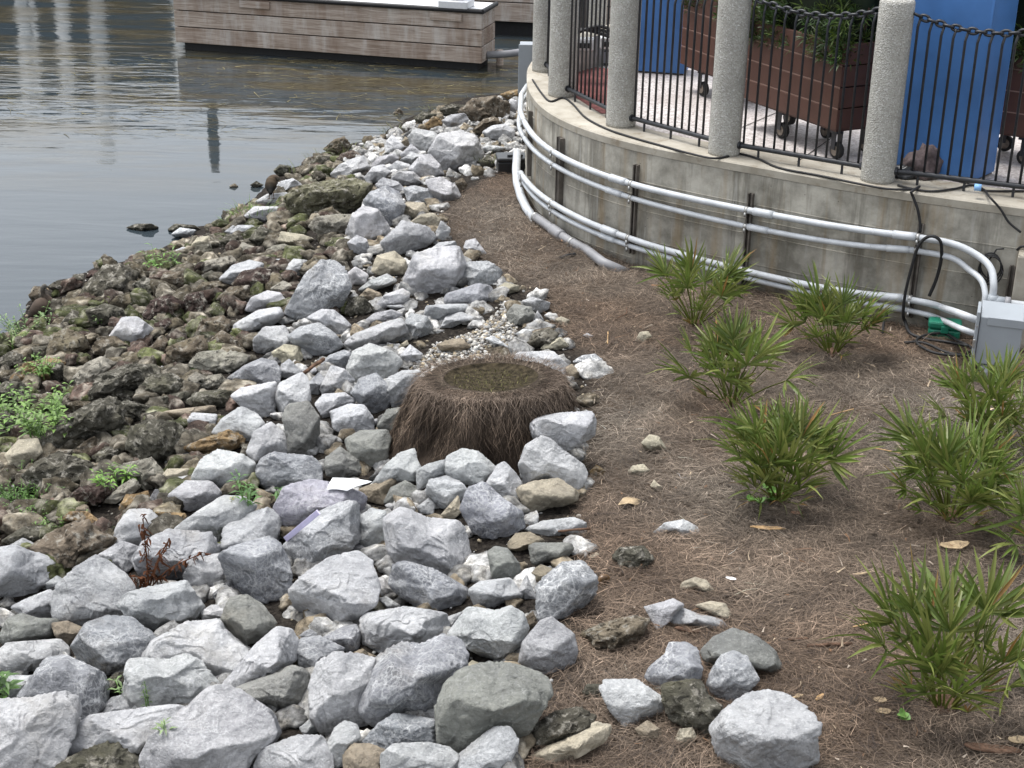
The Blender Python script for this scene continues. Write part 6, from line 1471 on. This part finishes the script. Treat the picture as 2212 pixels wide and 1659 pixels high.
# ---------------------------------------------------------------- weed afloat by the dock
g = np.random.default_rng(31); n = 5200
Pq = np.c_[g.uniform(-9, 1.5, n), g.uniform(12.5, 20.2, n)]; wgt = fbm(np.c_[Pq * (.35, .9), np.zeros(n)], 4, 12) + .07 * (Pq[:, 1] - 16)
Pq = Pq[wgt > .02]; n = len(Pq); a = g.normal(0, .5, n); D0 = np.c_[np.cos(a), np.sin(a), np.zeros(n)]
V, Fq, T = strands(np.c_[Pq, np.full(n, WL + .004)], D0, g.uniform(.05, .26, n), g.uniform(.004, .012, n), np.c_[g.normal(0, .3, n), g.normal(0, .3, n), np.zeros(n)], np.array([.1, .085, .04]) * np.exp(g.normal(0, .5, (n, 1))), 4, 3)
tag(link('floating_weed', mesh('floating_weed', V, Fq, MT['straw_needle'], False, T)), 'brown strands of weed afloat on the lake near the dock', kind='stuff')
# ---------------------------------------------------------------- labels of the rocks, from their neighbours
LM = [('palm stump', (1050, 890)), ('white paper sheet', (755, 1045)), ('lilac strip', (650, 1135)), ('dead brown weed', (325, 1170)), ('black case', (1100, 365)), ('snail shell', (1300, 1258)), ('scrap of black plastic', (424, 990)), ('leafy green weeds', (50, 915))]
for r in ROCK:
    if r['nm']:
        ref = r['nm'].split(';')[0]
        if ref.split()[-1] != 'shell' and 'behind the' not in ref and 'under the' not in ref and 'beneath' not in ref and 'by the' not in ref: LM.append((ref, tuple(r['c'])))
def where(c, n, t):
    d = np.array(c) - np.array(t); a = math.degrees(math.atan2(-d[1], d[0])); k = int(((a + 22.5) % 360) // 45)
    return ['right of', 'above and right of', 'just above', 'above and left of', 'left of', 'below and left of', 'just below', 'below and right of'][k] + ' the ' + n
seen = set()
for r in ROCK:
    o = r['o']; old = r['sort'] in OLD; big = max(r['w'], r['h'])
    if r['nm']:
        ref, rest = r['nm'].split(';'); lab = ref + ', ' + rest
    else:
        asp = r['w'] / r['h']; shape = 'flat' if asp > 2.1 else 'long' if asp > 1.6 else 'upright' if asp < .85 else ''
        size = 'small' if big < 45 else 'large' if big > 105 else ''
        col = SORT[r['sort']][1]; near = sorted(LM, key=lambda q: np.hypot(*(np.array(q[1]) - r['c'])))[:6]
        nb = ' '.join(w for w in (size, shape, col, 'stone' if big < 45 else 'rock') if w); lab = None
        for q in near:
            t = nb + ' ' + where(r['c'], *q)
            if t not in seen and len(t.split()) <= 16: lab = t; break
        cand = [nb + ' ' + where(r['c'], *a) + ' and ' + where(r['c'], *b2) for i, a in enumerate(near) for b2 in near[i + 1:]]
        if lab is None or list(near).index(q) > 0:
            for t in cand:
                if t not in seen and len(t.split()) <= 16: lab = t; break
        lab = lab or nb + ' ' + where(r['c'], *near[0])
    seen.add(lab); tag(o, lab, 'rock', ('old dark rocks by the water' if old else 'pale quarried rocks of the bank'))
